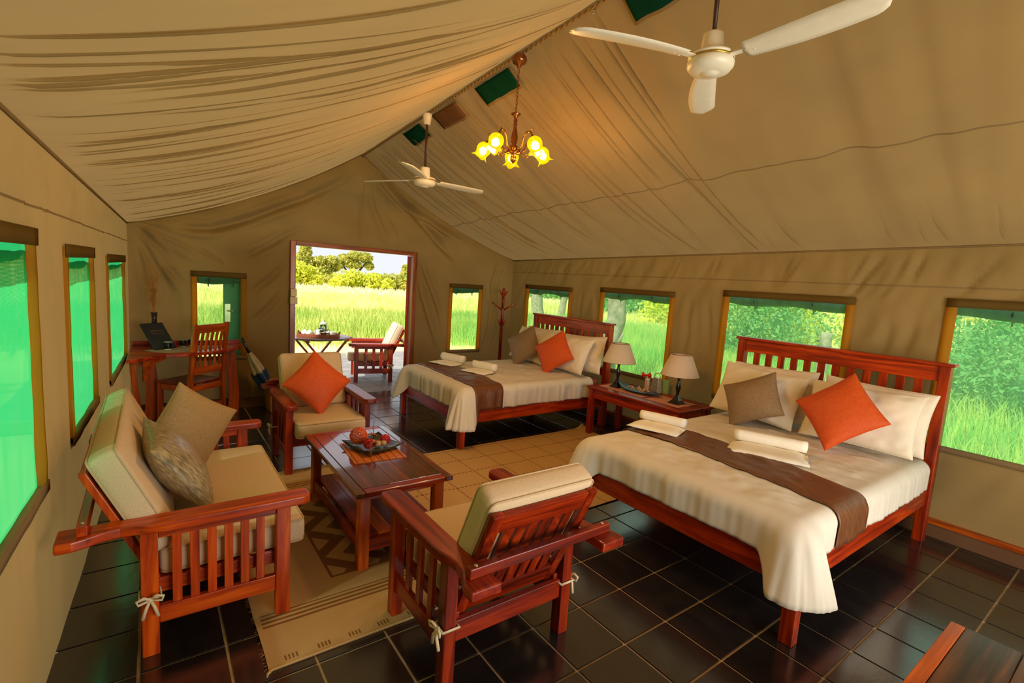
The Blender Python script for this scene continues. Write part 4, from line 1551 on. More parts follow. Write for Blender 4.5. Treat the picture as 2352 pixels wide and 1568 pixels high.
# square dish with lifted corners
dz = 0.4802
dish = thing('square_dish', 'black square dish with lifted corners on the bamboo mat', 'dish', (1.19, 3.11, dz), math.radians(14))


def dish_surface(hw, hh, lift, n, z0, th, pw=2.4):
    vs, fs = [], []
    for s in (0, 1):
        for j in range(n + 1):
            for i in range(n + 1):
                u, v = -1 + 2 * i / n, -1 + 2 * j / n
                z = z0 + lift * (0.45 * max(abs(u), abs(v)) ** 3 + 0.55 * (abs(u * v)) ** pw)
                vs.append((u * hw, v * hh, z + (th if s else 0)))
    k = n + 1
    for j in range(n):
        for i in range(n):
            q = (j * k + i, j * k + i + 1, (j + 1) * k + i + 1, (j + 1) * k + i)
            fs.append(tuple(reversed(q)))
            fs.append(tuple(x + k * k for x in q))
    rim = [i for i in range(k)] + [j * k + n for j in range(1, k)] + [n * k + i for i in range(n - 1, -1, -1)] + [j * k for j in range(n - 1, 0, -1)]
    for p_, q_ in zip(rim, rim[1:] + rim[:1]):
        fs.append((p_, q_, q_ + k * k, p_ + k * k))
    return vs, fs


vs, fs = dish_surface(0.145, 0.145, 0.036, 14, 0.0, 0.006)
obj_from('shell', vs, fs, M_DISH, dish, True)
vs, fs = dish_surface(0.132, 0.132, 0.028, 14, 0.007, 0.0008)
obj_from('glazed_inside', vs, fs, M_DISHIN, dish, True)


def wicker_ball(label, c, r, mat, n, seed, tr):
    rs = random.Random(seed)
    mb = MB()
    for k in range(n):
        a = Vector((rs.gauss(0, 1), rs.gauss(0, 1), rs.gauss(0, 1))).normalized()
        x = a.orthogonal().normalized()
        y = a.cross(x)
        rr = r * rs.uniform(0.82, 1.0)
        off = rs.uniform(-0.45, 0.45) * rr
        r2 = math.sqrt(rr * rr - off * off)
        mb.tube([a * off + (x * math.cos(t) + y * math.sin(t)) * r2 for t in [2 * PI * i / 22 for i in range(22)]], tr, 4, closed=True)
    return tag(mb.build('wicker_ball', mat, None, smooth=True, loc=c), label, 'decorative ball')


wicker_ball('large orange wicker ball in the square dish', (1.105, 3.155, dz + 0.075), 0.058, M_BALLO, 46, 1, 0.0018)
wicker_ball('small red wicker ball at the front of the square dish', (1.135, 3.045, dz + 0.050), 0.034, M_BALLR, 34, 2, 0.0018)
wicker_ball('small red wicker ball at the right of the square dish', (1.265, 3.085, dz + 0.050), 0.034, M_BALLR, 34, 3, 0.0018)
dw = MB()
dw.lathe([(0, -0.018), (0.022, -0.016), (0.03, 0.0), (0.024, 0.016), (0, 0.02)], 9, (0, 0, 0))
dw.lathe([(0, -0.014), (0.016, -0.012), (0.02, 0.0), (0.015, 0.016), (0, 0.018)], 8, (0.035, -0.02, 0.006))
dw.lathe([(0, -0.014), (0.018, -0.012), (0.02, 0.0), (0.013, 0.012), (0, 0.014)], 8, (-0.02, 0.03, 0.008))
tag(dw.build('driftwood_piece', M_DRIFT, smooth=True, loc=(1.205, 3.07, dz + 0.03)), 'pale knobbly driftwood piece in the middle of the square dish', 'driftwood')
tw = MB()
tw.tube([(0.03, 0.12, 0.02), (0.018, 0.10, 0.06), (0.006, 0.085, 0.11), (0.012, 0.08, 0.165)], [0.0028, 0.0026, 0.0024, 0.0018], 6)
tag(tw.build('upright_twig', M_TWIG, smooth=True, loc=(1.205, 3.09, dz)), 'thin dark twig standing upright in the square dish', 'twig')
tag(MB().tube([(0.05 * math.cos(a) * 0.75, 0.03 * math.sin(a), 0.02 * math.sin(a)) for a in [PI * 0.05 + PI * 0.95 * k / 10 for k in range(11)]], 0.007, 8).build('curled_pod', M_TWIG, smooth=True, loc=(1.19, 3.13, dz + 0.055)), 'brown curled pod at the back of the square dish', 'seed pod')
tag(MB().tube([(0.03, 0.02, 0.03), (0.04, 0.0, 0.052), (0.025, -0.012, 0.064), (0.0, -0.016, 0.062), (-0.012, -0.03, 0.04), (-0.014, -0.05, 0.012), (-0.014, -0.06, -0.016)], [0.006, 0.007, 0.007, 0.006, 0.006, 0.005, 0.004], 8).build('hooked_twig', M_TWIG, smooth=True, loc=(1.125, 2.99, dz + 0.018)), 'brown hooked twig hanging over the front rim of the square dish', 'twig')


# ------------------------------------------------------------------ rugs
def rug_patterned():
    x0, x1, y0, y1 = 0.36, 1.78, 2.005, 4.11
    st = 0.0075
    nx, ny_ = int((x1 - x0) / st), int((y1 - y0) / st)
    xs = np.linspace(x0, x1, nx + 1)
    ys = np.linspace(y0, y1, ny_ + 1)
    vs = []
    for b in ys:
        for a in xs:
            vs.append((a + 0.004 * nz(b * 4, a, 2) * (1 if a < x0 + .02 else 0), b, 0.008 + 0.0012 * nz(a * 6, b * 6, 3)))
    fs, mi = [], []
    k = nx + 1
    for j in range(ny_):
        yc = (ys[j] + ys[j + 1]) / 2
        e = min(yc - y0, y1 - yc)
        for i in range(nx):
            xc = (xs[i] + xs[i + 1]) / 2
            w = xc - x0
            m = 0
            if x0 + 0.02 < xc < x1 - 0.02:
                if 0.262 < e < 0.362:
                    m = 1 if int((e - 0.262) / st) % 4 < 2 else 0
                elif 0.026 < e < 0.054 and ((w - 0.063) % 0.138) < 0.055 and w > 0.06:
                    m = i % 2
                elif e > 0.505:
                    u = xc - (x0 + 0.393)
                    wd = (x1 - 0.393) - (x0 + 0.393)
                    u = min(u, wd - u)
                    wd = 9
                    if 0 < u < wd:
                        if u < 0.010 or e < 0.516:
                            m = 1
                        else:
                            zig = 1 - abs(((yc - 2.724) / 0.34) % 1 - 0.5) * 2      # 0..1 triangle
                            ph = (u + 0.07 - 0.17 * zig) % 0.195
                            m = 1 if ph < 0.10 else 0
            fs.append((j * k + i, j * k + i + 1, (j + 1) * k + i + 1, (j + 1) * k + i))
            mi.append(m)
    o = obj_from('patterned_rug', vs, fs, [M_RUG, M_RUGB], None, False)
    o.data.polygons.foreach_set('material_index', mi)
    tag(o, 'sand-coloured rug with brown zigzags and stripes under the coffee table', 'rug')
    MB().tube([(x0, y0, 0.006), (x1, y0, 0.006)], 0.006, 6).build('bound_edge', M_RUG, o)
    MB().tube([(x0, y1, 0.006), (x1, y1, 0.006)], 0.006, 6).build('bound_edge', M_RUG, o)
    fr = MB()
    r = random.Random(4)
    for kx in range(110):
        yy = y0 + 0.01 + r.random() * (y1 - y0 - 0.02)
        fr.tube([(x0, yy, 0.006), (x0 - r.uniform(0.004, 0.018), yy + r.uniform(-.01, .01), 0.003)], 0.0008, 3)
    fr.tube([(x0 + 0.01, y0, 0.006), (x0 - 0.006, y0 - 0.014, 0.006), (x0 - 0.012, y0 - 0.03, 0.004)], [0.007, 0.006, 0.002], 6)
    fr.build('frayed_fringe', M_RUG, o)['kind'] = 'stuff'
    return o


rug_patterned()


def rug_straw():
    # a plain straw mat between the beds; its near-left part lies over the patterned rug
    P00, P10, P11, P01 = Vector((1.42, 2.44)), Vector((2.90, 2.44)), Vector((4.06, 3.97)), Vector((1.42, 3.98))
    x0, x1, y0, y1 = 1.47, 4.04, 2.44, 4.0
    nx, ny_ = 200, 128
    vs, fs, mi = [], [], []
    xs = np.linspace(x0, x1, nx + 1)
    ys = np.linspace(y0, y1, ny_ + 1)
    for b in ys:
        for a in xs:
            wob = 0.010 * nz(a * 3.5, 1, 4) * max(0, (b - y1 + 0.3) / 0.3)
            over = 0.014 if a < 1.80 else max(0.004, 0.014 - (a - 1.80) * 0.12)
            curl = 0.05 * max(0, (a - (x1 - 0.12)) / 0.12) ** 2 * max(0, (b - (y1 - 0.15)) / 0.15)
            vs.append((a, b + wob, over + 0.004 + 0.003 * nz(a * 4, b * 5, 6) + curl))
    k = nx + 1
    for j in range(ny_):
        for i in range(nx):
            xc, yc = (xs[i] + xs[i + 1]) / 2, (ys[j] + ys[j + 1]) / 2
            u, v = (xc - x0 + 0.16) % 0.30, (yc - y0 + 0.02) % 0.255
            m = 0
            if u < 0.0135 and (j % 2 == 0):
                m = 1
            if v < 0.0125 and (i % 3 != 0):
                m = 1
            fs.append((j * k + i, j * k + i + 1, (j + 1) * k + i + 1, (j + 1) * k + i))
            mi.append(m)
    o = obj_from('straw_mat', vs, fs, [M_RUG2, M_RUGB], None, True)
    o.data.polygons.foreach_set('material_index', mi)
    tag(o, 'straw mat with brown stitched squares lying between the beds', 'rug')
    MB().tube([(x0, y, 0.017) for y in lin(y0, y1, 0.1)], 0.004, 6).build('bound_edge', M_RUGB, o)
    return o


rug_straw()


# ------------------------------------------------------------------ beds
def drape_fn(x0, y0, y1, zt, r, seed, wr=0.012, flare=0.36):
    def f(px, py, lift=0.0):
        dx = max(0.0, x0 - px)
        dy0, dy1 = max(0.0, y0 - py), max(0.0, py - y1)
        dy = max(dy0, dy1)
        sy = -1 if dy0 > 0 else 1
        d = math.hypot(dx, dy)
        bx, by = max(px, x0), max(y0, min(y1, py))
        if d < 1e-9:
            e = min(px - x0, py - y0, y1 - py)
            crown = 0.022 * min(1, e / 0.35) + 0.010 * nz(px * 5, py * 5, seed) + 0.008 * nz(px * 14, py * 8, seed + 2) + 0.004 * nz(px * 30, py * 18, seed + 3)
            return Vector((px, py, zt + crown * min(1, e / 0.1) + lift))
        ux, uy = -dx / d, sy * dy / d
        near = (bx - x0) if dx == 0 else (min(by - y0, y1 - by) if dy == 0 else 0.0)
        g_ = max(0.0, 1 - near / 0.15)
        g_ = g_ * g_ * (3 - 2 * g_)          # the hem hangs lower and wider round the foot corners
        d *= 1 + 0.60 * g_
        if d < r * PI / 2:
            a = d / r
            out, down = r * math.sin(a), r * (1 - math.cos(a))
        else:
            out, down = r, r + d - r * PI / 2
        out += g_ * (flare * down + 0.012 * min(1, down / 0.1))
        s = bx - by * 1.0 + math.atan2(uy, -ux) * 0.4
        w = min(1, down / 0.10)
        out += w * (wr * nz(s * 7.5, down * 2.0, seed + 5) + wr * 0.7 * nz(s * 22, down * 1.2, seed + 8))
        out += lift
        return Vector((bx + ux * out, by + uy * out, zt - down + (lift if d < r else 0)))
    return f


def bed(label, y0, y1, xf, xh, head_h, railz, tone, nsl, zt, seed, group):
    t = thing('bed', label, 'bed', (0, 0, 0), 0, group)
    pw = 0.065
    for yy in (y0 + pw / 2, y1 - pw / 2):
        MB().span(xf, xf + 0.06, yy - pw / 2, yy + pw / 2, 0, railz[1] + 0.018).build('foot_post', wood(tone, 'Z'), t, 0.004)
        MB().span(xh - 0.035, xh + 0.04, yy - pw / 2, yy + pw / 2, 0, head_h - 0.022).build('head_post', wood(tone, 'Z'), t, 0.004)
        MB().span(xf + 0.06, xh - 0.035, yy - 0.016, yy + 0.016, railz[0], railz[1]).build('side_rail', wood(tone, 'X'), t, 0.005)
    MB().span(xf + 0.012, xf + 0.046, y0 + pw, y1 - pw, railz[0], railz[1] + 0.005).build('foot_rail', wood(tone, 'Y'), t, 0.005)
    MB().span(xh - 0.018, xh + 0.018, y0 + pw, y1 - pw, head_h - 0.132, head_h - 0.022).build('head_rail', wood(tone, 'Y'), t, 0.004)
    MB().span(xh - 0.045, xh + 0.05, y0 - 0.02, y1 + 0.02, head_h - 0.022, head_h).build('head_cap', wood(tone, 'Y'), t, 0.005)
    MB().span(xh - 0.015, xh + 0.015, y0 + pw, y1 - pw, 0.60, 0.70).build('head_lower_rail', wood(tone, 'Y'), t, 0.004)
    MB().span(xh - 0.015, xh + 0.015, y0 + pw, y1 - pw, 0.22, 0.40).build('head_board', wood(tone, 'Y'), t, 0.004)
    a, b = y0 + pw, y1 - pw
    for k in range(nsl):
        yy = a + (b - a) * (k + 1) / (nsl + 1)
        MB().span(xh - 0.011, xh + 0.011, yy - 0.026, yy + 0.026, 0.70, head_h - 0.132).build('slat', wood(tone, 'Z'), t, 0.002)
    for k in range(7):
        xx = xf + 0.2 + (xh - xf - 0.4) * k / 6
        MB().span(xx - 0.035, xx + 0.035, y0 + 0.049, y1 - 0.049, railz[0] + 0.015, railz[0] + 0.033).build('bed_slat', wood(tone, 'Y'), t, 0.002)
    return t


def mattress(label, x0, x1, y0, y1, z0, z1):
    hx_, hy_, hz_ = (x1 - x0) / 2, (y1 - y0) / 2, (z1 - z0) / 2
    vs, fs = rounded_box(hx_, hy_, hz_, 0.05, 0.0)
    return tag(obj_from('mattress', vs, fs, M_MATT, None, True, ((x0 + x1) / 2, (y0 + y1) / 2, (z0 + z1) / 2)), label, 'mattress')


def duvet(label, f, xa, xb, ya, yb, ext, n=0.015, group=None):
    A = lin(xa - ext, xb, n)
    B = lin(ya - ext, yb + ext, n)

    def rnd_corner(a, b):       # the sewn corners are cut round
        dx, dy = max(0, xa - a), max(0, ya - b, b - yb)
        d = math.hypot(dx, dy)
        k = max(dx, dy) / d if dx > 0 and dy > 0 else 1.0
        return (xa - dx * k if dx > 0 else a, (ya - dy * k if b < ya else yb + dy * k) if dy > 0 else b)
    vs = [f(*rnd_corner(a, b)) for a in A for b in B]
    nb = len(B)
    fs = [(i * nb + j, (i + 1) * nb + j, (i + 1) * nb + j + 1, i * nb + j + 1) for i in range(len(A) - 1) for j in range(nb - 1)]
    o = obj_from('duvet', vs, fs, M_LINEN, None, True)
    s = o.modifiers.new('solid', 'SOLIDIFY')
    s.thickness = 0.012
    s.offset = -1
    return tag(o, label, 'duvet', group)


def runner(label, f, xa, xb, ya, yb, ext, skew=0.0):
    A = lin(0, xb - xa, 0.022)
    B = lin(ya - ext, yb + ext, 0.022)
    vs = [f(xa + a + skew * (b - ya), b, 0.007) for a in A for b in B]
    nb = len(B)
    fs = [(i * nb + j, (i + 1) * nb + j, (i + 1) * nb + j + 1, i * nb + j + 1) for i in range(len(A) - 1) for j in range(nb - 1)]
    o = obj_from('bed_runner', vs, fs, M_RUNNER, None, True)
    s = o.modifiers.new('solid', 'SOLIDIFY')
    s.thickness = 0.005
    s.offset = 1
    return tag(o, label, 'bed runner')


def towel(label, c, rot, w, dep, r, seed, group='towels folded on the bed ends'):
    """a flat-folded towel with its end rolled up; local: roll lies along X at the back"""
    t = thing('towel', label, 'towel', c, rot, group)
    n = 14
    vs, fs = [], []
    m = 9
    for s in (0, 1):
        for i in range(n + 1):
            for j in range(m + 1):
                u, v = i / n, j / m
                x = -w / 2 + w * u + 0.012 * nz(v * 4, u * 2, seed) - 0.03 * (1 - v) * (0.5 if u < .5 else -.2)
                y = -dep + dep * v + 0.010 * nz(u * 5, v, seed + 1)
                edge = min(u, 1 - u, v + 0.02, 1) * 8
                z = (0.018 * min(1, max(0, edge)) + 0.004 * nz(u * 6, v * 5, seed + 3)) if s else 0.0
                vs.append((x, y, z + 0.002))
    k = m + 1
    tot = (n + 1) * k
    for i in range(n):
        for j in range(m):
            q = (i * k + j, (i + 1) * k + j, (i + 1) * k + j + 1, i * k + j + 1)
            fs.append(tuple(reversed(q)))
            fs.append(tuple(x + tot for x in q))
    rim = [i * k for i in range(n + 1)] + [n * k + j for j in range(1, k)] + [i * k + m for i in range(n - 1, -1, -1)] + [j for j in range(m - 1, 0, -1)]
    for p_, q_ in zip(rim, rim[1:] + rim[:1]):
        fs.append((p_, q_, q_ + tot, p_ + tot))
    obj_from('folded_sheet', vs, fs, M_TOWEL, t, True)
    mb = MB()
    pr = []
    for i in range(13):
        x = -w / 2 * 0.96 + w * 0.96 * i / 12
        pr.append(((x, -0.004 + 0.004 * nz(x * 9, 0, seed), r + 0.016), r * (1 + 0.06 * nz(x * 12, 3, seed))))
    mb.tube([p[0] for p in pr], [p[1] for p in pr], 16)
    roll = mb.build('roll', M_TOWEL, t, smooth=True)
    sp = MB()
    for sx in (-1, 1):
        sp.tube([(sx * (w / 2 * 0.96 + 0.001), -0.004 + (r - 0.004) * (1 - a / 14) * math.cos(a), r + 0.016 + (r - 0.004) * (1 - a / 14) * math.sin(a)) for a in [k_ * 0.45 for k_ in range(26)]], 0.003, 5)
    sp.build('spiral_edge', M_TOWEL, roll, smooth=True)
    return t


# large bed
bed('large red wooden bed nearest the camera on the right', 0.90, 2.42, 2.43, 4.42, 1.285, (0.275, 0.395), 'red', 12, 0.6, 1, 'wooden slat-headed beds')
mattress('mattress under the cream duvet of the nearest bed', 2.50, 4.36, 0.955, 2.365, 0.33, 0.575)
R_ = 0.075
f2 = drape_fn(2.43 + R_ + 0.005, 0.90 + R_ + 0.005, 2.42 - R_ - 0.005, 0.60, R_, 1)
EXT = (0.60 - 0.400) - R_ + R_ * PI / 2
duvet('cream duvet draped over the nearest, larger bed', f2, 2.43 + R_ + 0.005, 4.33, 0.90 + R_ + 0.005, 2.42 - R_ - 0.005, EXT)
runner('brown sheen runner across the foot of the nearest bed', f2, 2.80, 3.17, 0.90 + R_ + 0.005, 2.42 - R_ - 0.005, EXT - 0.004, 0.05)
# far bed
Y0, Y1 = 3.965, 5.40
bed('red wooden bed farther back beside the coat stand', Y0, Y1, 2.375, 4.37, 1.235, (0.245, 0.365), 'red', 12, 0.6, 2, 'wooden slat-headed beds')
mattress('mattress under the cream duvet of the far bed', 2.445, 4.31, Y0 + 0.055, Y1 - 0.055, 0.30, 0.575)
f1 = drape_fn(2.375 + R_ + 0.005, Y0 + R_ + 0.005, Y1 - R_ - 0.005, 0.60, R_, 7, 0.026, 0.30)
EX1 = (0.60 - 0.372) - R_ + R_ * PI / 2
duvet('cream duvet draped over the far bed', f1, 2.375 + R_ + 0.005, 4.14, Y0 + R_ + 0.005, Y1 - R_ - 0.005, EX1)
runner('brown suede runner across the foot of the far bed', f1, 2.52, 2.86, Y0 + R_ + 0.005, Y1 - R_ - 0.005, EX1 - 0.004, 0.03)

towel('folded white towel with a roll, far side of the nearest bed', (3.15, 2.26, 0.632), math.radians(-72), 0.36, 0.24, 0.034, 2)
towel('folded white towel with a roll, near side of the nearest bed', (3.40, 1.57, 0.632), math.radians(-66), 0.46, 0.28, 0.038, 3)
towel('rolled white towel at the far foot corner of the far bed', (2.93, 5.14, 0.632), math.radians(-74), 0.36, 0.22, 0.045, 4)
towel('rolled white towel at the near foot corner of the far bed', (3.02, 4.58, 0.632), math.radians(-74), 0.34, 0.22, 0.042, 5)


def bed_pillow(label, c, w=0.70, h=0.44, t=0.17, up=(0.42, 0, 0.91), spin=0.0, seed=0, yaw=0.0):
    o = pillow_mesh('bed_pillow', w, h, t, M_PILLOW, None, seed, wr=0.022, pinch=0.06)
    r = Vector((0, -1, 0))
    r.rotate(Matrix.Rotation(yaw, 3, 'Z'))
    u = Vector(up)
    u.rotate(Matrix.Rotation(yaw, 3, 'Z'))
    orient(o, c, r, u, spin)
    return tag(o, label, 'pillow', 'cream pillows against the headboards')


bed_pillow('cream pillow, front right, on the nearest bed', (4.07, 1.29, 0.855), spin=0.03, seed=1)
bed_pillow('cream pillow behind the front right one on the nearest bed', (4.24, 1.27, 0.86), spin=-0.02, seed=2, up=(0.25, 0, 0.97))
bed_pillow('cream pillow, front left, on the nearest bed', (4.07, 2.03, 0.855), spin=-0.04, seed=3)
bed_pillow('cream pillow behind the front left one on the nearest bed', (4.24, 2.01, 0.86), spin=0.03, seed=4, up=(0.25, 0, 0.97))
bed_pillow('cream pillow, front right, on the far bed', (4.02, 4.32, 0.845), spin=0.0, seed=5)
bed_pillow('cream pillow leaning behind the front right one on the far bed', (4.20, 4.26, 0.845), spin=0.06, seed=6, up=(0.25, 0, 0.97))
bed_pillow('cream pillow, front left, on the far bed', (4.02, 5.02, 0.845), spin=-0.03, seed=7)
bed_pillow('cream pillow behind the front left one on the far bed', (4.20, 5.04, 0.845), spin=0.02, seed=8, up=(0.25, 0, 0.97))
scatter('scatter_cushion', 'taupe sheen cushion on the nearest bed', 0.42, 0.15, M_TAUPE, (3.885, 1.97, 0.835), (0, -1, 0), (0.45, 0, 0.89), math.radians(28), 11, h=0.37)
scatter('scatter_cushion', 'orange cushion standing on its corner on the nearest bed', 0.42, 0.15, M_ORANGE, (3.88, 1.345, 0.895), (0, -1, 0), (0.45, 0, 0.89), math.radians(43), 12)
scatter('scatter_cushion', 'dark taupe cushion at the far side of the far bed', 0.42, 0.15, M_TAUPE, (3.83, 4.93, 0.85), (0.25, -0.97, 0), (0.40, 0.1, 0.9), math.radians(36), 13)
scatter('scatter_cushion', 'orange cushion in the middle of the far bed', 0.42, 0.15, M_ORANGE, (3.84, 4.36, 0.85), (0.25, -0.97, 0), (0.40, 0.1, 0.9), math.radians(38), 14)

# ------------------------------------------------------------------ table between the beds
st = thing('bedside_table', 'red wooden table between the beds carrying two lamps', 'table', (0, 0, 0))
MB().span(3.94, 4.51, 2.65, 3.87, 0.522, 0.55).build('top', wood('red', 'Y'), st, 0.008, seg=3)
for x in (3.985, 4.46):
    MB().span(x - 0.012, x + 0.012, 2.72, 3.80, 0.42, 0.522).build('apron', wood('red', 'Y'), st, 0.003)
    for y in (2.70, 3.82):
        MB().span(x - 0.03, x + 0.03, y - 0.03, y + 0.03, 0, 0.522).build('leg', wood('red', 'Z'), st, 0.004)
for y in (2.70, 3.82):
    MB().span(4.015, 4.43, y - 0.012, y + 0.012, 0.42, 0.522).build('apron', wood('red', 'X'), st, 0.003)
MB().span(4.16, 4.22, 3.23, 3.29, 0, 0.42).build('leg', wood('red', 'Z'), st, 0.004)
for k, (ya, yb, lab) in enumerate(((2.76, 3.16, 'pinkish woven mat under the lamp nearer the large bed'), (3.20, 3.80, 'pinkish woven mat under the lamp beside the far bed'))):
    o = MB().span(4.06, 4.36, ya, yb, 0.5501, 0.5535).build('woven_mat', M_PINKMAT, None, 0.001)
    tag(o, lab, 'mat')


def lamp(label, x, y, cord_to=None):
    t = thing('table_lamp', label, 'lamp', (x, y, 0.5536), 0, 'black table lamps with cream shades')
    MB().lathe([(0.062, 0), (0.062, 0.008), (0.052, 0.016), (0.036, 0.034), (0.022, 0.062), (0.014, 0.09)], 4, square=True).build('base', M_BLACK, t, 0.002)
    MB().lathe([(0.014, 0.088), (0.016, 0.11), (0.022, 0.14), (0.027, 0.165), (0.024, 0.19), (0.015, 0.225), (0.013, 0.24), (0.02, 0.258), (0.022, 0.262), (0.012, 0.262), (0.009, 0.30)], 12).build('stem', M_BLACK, t, smooth=True)
    MB().lathe([(0.186, 0.285), (0.100, 0.492), (0.098, 0.492), (0.184, 0.285)], 40, cap=False).build('shade', M_SHADE, t, smooth=True)
    mb = MB()
    mb.tube([(0.1 * math.cos(a), 0.1 * math.sin(a), 0.492) for a in [2 * PI * k / 24 for k in range(24)]], 0.0022, 5, closed=True)
    mb.tube([(0.185 * math.cos(a), 0.185 * math.sin(a), 0.285) for a in [2 * PI * k / 24 for k in range(24)]], 0.0022, 5, closed=True)
    for k in range(3):
        a = 2 * PI * k / 3
        mb.tube([(0, 0, 0.475), (0.099 * math.cos(a), 0.099 * math.sin(a), 0.49)], 0.0018, 5)
    mb.build('shade_ring', M_BRASS, t, smooth=True)
    MB().lathe([(0.013, 0.30), (0.016, 0.33), (0.016, 0.345), (0.028, 0.375), (0.03, 0.40), (0.02, 0.43), (0, 0.44)], 12).build('bulb', M_CHINA, t, smooth=True)
    if cord_to:
        cd = MB().tube(cord_to, 0.0028, 5).build('cord', M_BLACK, t, smooth=True)
        if len(cord_to) > 6:
            p = Vector(cord_to[6])
            MB().tube([p + Vector((0, 0, 0.025)), p - Vector((0, 0, 0.025))], 0.008, 6).build('inline_switch', M_BLACK, cd, smooth=True)
    return t


lamp('black lamp with cream shade beside the far bed', 4.20, 3.66, [(0.06, 0.03, 0.004), (0.2, 0.05, 0.003), (0.318, 0.04, 0.001), (0.326, 0.03, -0.04), (0.10, 0.02, -0.18), (0.02, 0.03, -0.22), (0.02, 0.02, -0.30), (0.03, 0.0, -0.42), (0.06, -0.04, -0.545)])
lamp('black lamp with cream shade beside the nearest bed', 4.20, 2.875, [(0.06, -0.05, 0.004), (0.09, -0.14, 0.004), (0.10, -0.215, 0.0), (0.10, -0.236, -0.01), (0.09, -0.236, -0.06)])

# long dish with potpourri
ld = thing('leaf_dish', 'long dark leaf-shaped dish on the bedside table', 'dish', (4.215, 3.365, 0.5537), math.radians(3))
vs, fs = [], []
n, m = 26, 8
for s in (0, 1):
    for i in range(n + 1):
        u = -1 + 2 * i / n
        wd = 0.105 * max(0.02, (1 - abs(u) ** 2.2)) ** 0.8
        for j in range(m + 1):
            v = -1 + 2 * j / m
            z = 0.075 * abs(u) ** 2.4 * (1.0 if u > 0 else 0.55) + 0.022 * v * v * (1 - u * u)
            vs.append((v * wd, u * 0.285, z + (0.005 if s else 0)))
k = m + 1
tot = (n + 1) * k
for i in range(n):
    for j in range(m):
        q = (i * k + j, i * k + j + 1, (i + 1) * k + j + 1, (i + 1) * k + j)
        fs.append(tuple(reversed(q))); fs.append(tuple(x + tot for x in q))
rim = [j for j in range(k)] + [i * k + m for i in range(1, n + 1)] + [n * k + j for j in range(m - 1, -1, -1)] + [i * k for i in range(n - 1, 0, -1)]
for p_, q_ in zip(rim, rim[1:] + rim[:1]):
    fs.append((p_, q_, q_ + tot, p_ + tot))
obj_from('shell', vs, fs, M_DISH, ld, True)
for k_, (dx, dy, r) in enumerate([(0.0, 0.13, 0.020), (-0.02, 0.07, 0.024), (0.02, 0.03, 0.028), (-0.015, -0.03, 0.026), (0.02, -0.07, 0.030), (-0.01, -0.12, 0.024)]):
    mb = MB()
    rs = random.Random(k_)
    for a in range(4):
        an = rs.uniform(0, 2 * PI)
        d = Vector((math.cos(an), math.sin(an), rs.uniform(0.1, 0.7))).normalized()
        e = d.orthogonal().normalized()
        mb.tube([d * r * 0.1, d * r * 0.8 + e * r * 0.2, d * r * 1.5 + e * r * 0.7], [r * 0.35, r * 0.42, r * 0.1], 7)
    zz = 0.5537 + 0.028 + 0.075 * abs(dy / 0.285) ** 2.4
    o = mb.build('dried_pod', M_POD, smooth=True, loc=(4.215 + dx, 3.365 + dy, zz))
    tag(o, ['tan dried pod nearest the far lamp in the leaf dish', 'split tan pod, second from the far lamp, in the leaf dish', 'curled tan pod just left of the middle of the leaf dish', 'curled tan pod just right of the middle of the leaf dish', 'large tan petal-like pod, second from the grater end', 'tan dried pod at the grater end of the leaf dish'][k_], 'dried pod', 'dried pods in the leaf dish')

# air horn, grater, packet
ah = thing('air_horn', 'white canister air horn with a red trumpet beside the grater', 'air horn', (4.42, 3.42, 0.55))
can = MB().lathe([(0.026, 0), (0.028, 0.004), (0.028, 0.125), (0.024, 0.136), (0.012, 0.142), (0.012, 0.155)], 20).build('canister', M_CANW, ah, smooth=True)
MB().lathe([(0.0283, 0.116), (0.029, 0.122), (0.025, 0.134), (0.013, 0.141)], 20).build('metal_collar', M_STEEL, ah, smooth=True)
for a0 in (3.2, 5.0):
    mb = MB()
    for k in range(9):
        z0 = 0.018 + 0.0105 * k
        for s in range(4):
            if (k + s) % 3 == 0:
                continue
            a = a0 + s * 0.13
            p = [(0.0285 * math.cos(a + da), 0.0285 * math.sin(a + da), z0 + dz_) for da, dz_ in ((0, 0), (0.11, 0), (0.11, 0.008), (0, 0.008))]
            mb.add(p, [(0, 1, 2, 3)])
    mb.build('red_print', M_RED, can)
hd = Vector((-0.25, 0.97, 0)).normalized()
Mh = Matrix.Rotation(math.atan2(hd.y, hd.x), 4, 'Z') @ Matrix.Rotation(PI / 2, 4, 'Y')
mb = MB()
mb.lathe([(0, -0.02), (0.016, -0.02), (0.017, 0.0), (0.011, 0.01), (0.012, 0.03), (0.016, 0.045), (0.028, 0.058), (0.034, 0.062), (0.030, 0.062), (0.012, 0.045), (0, 0.042)], 18, (0, 0, 0.168), Mh.to_3x3())
mb.lathe([(0.020, 0.15), (0.02, 0.185), (0.010, 0.195), (0.006, 0.205), (0, 0.205)], 12, (0.004, -0.016, 0))
mb.build('trumpet', M_RED, ah, smooth=True)

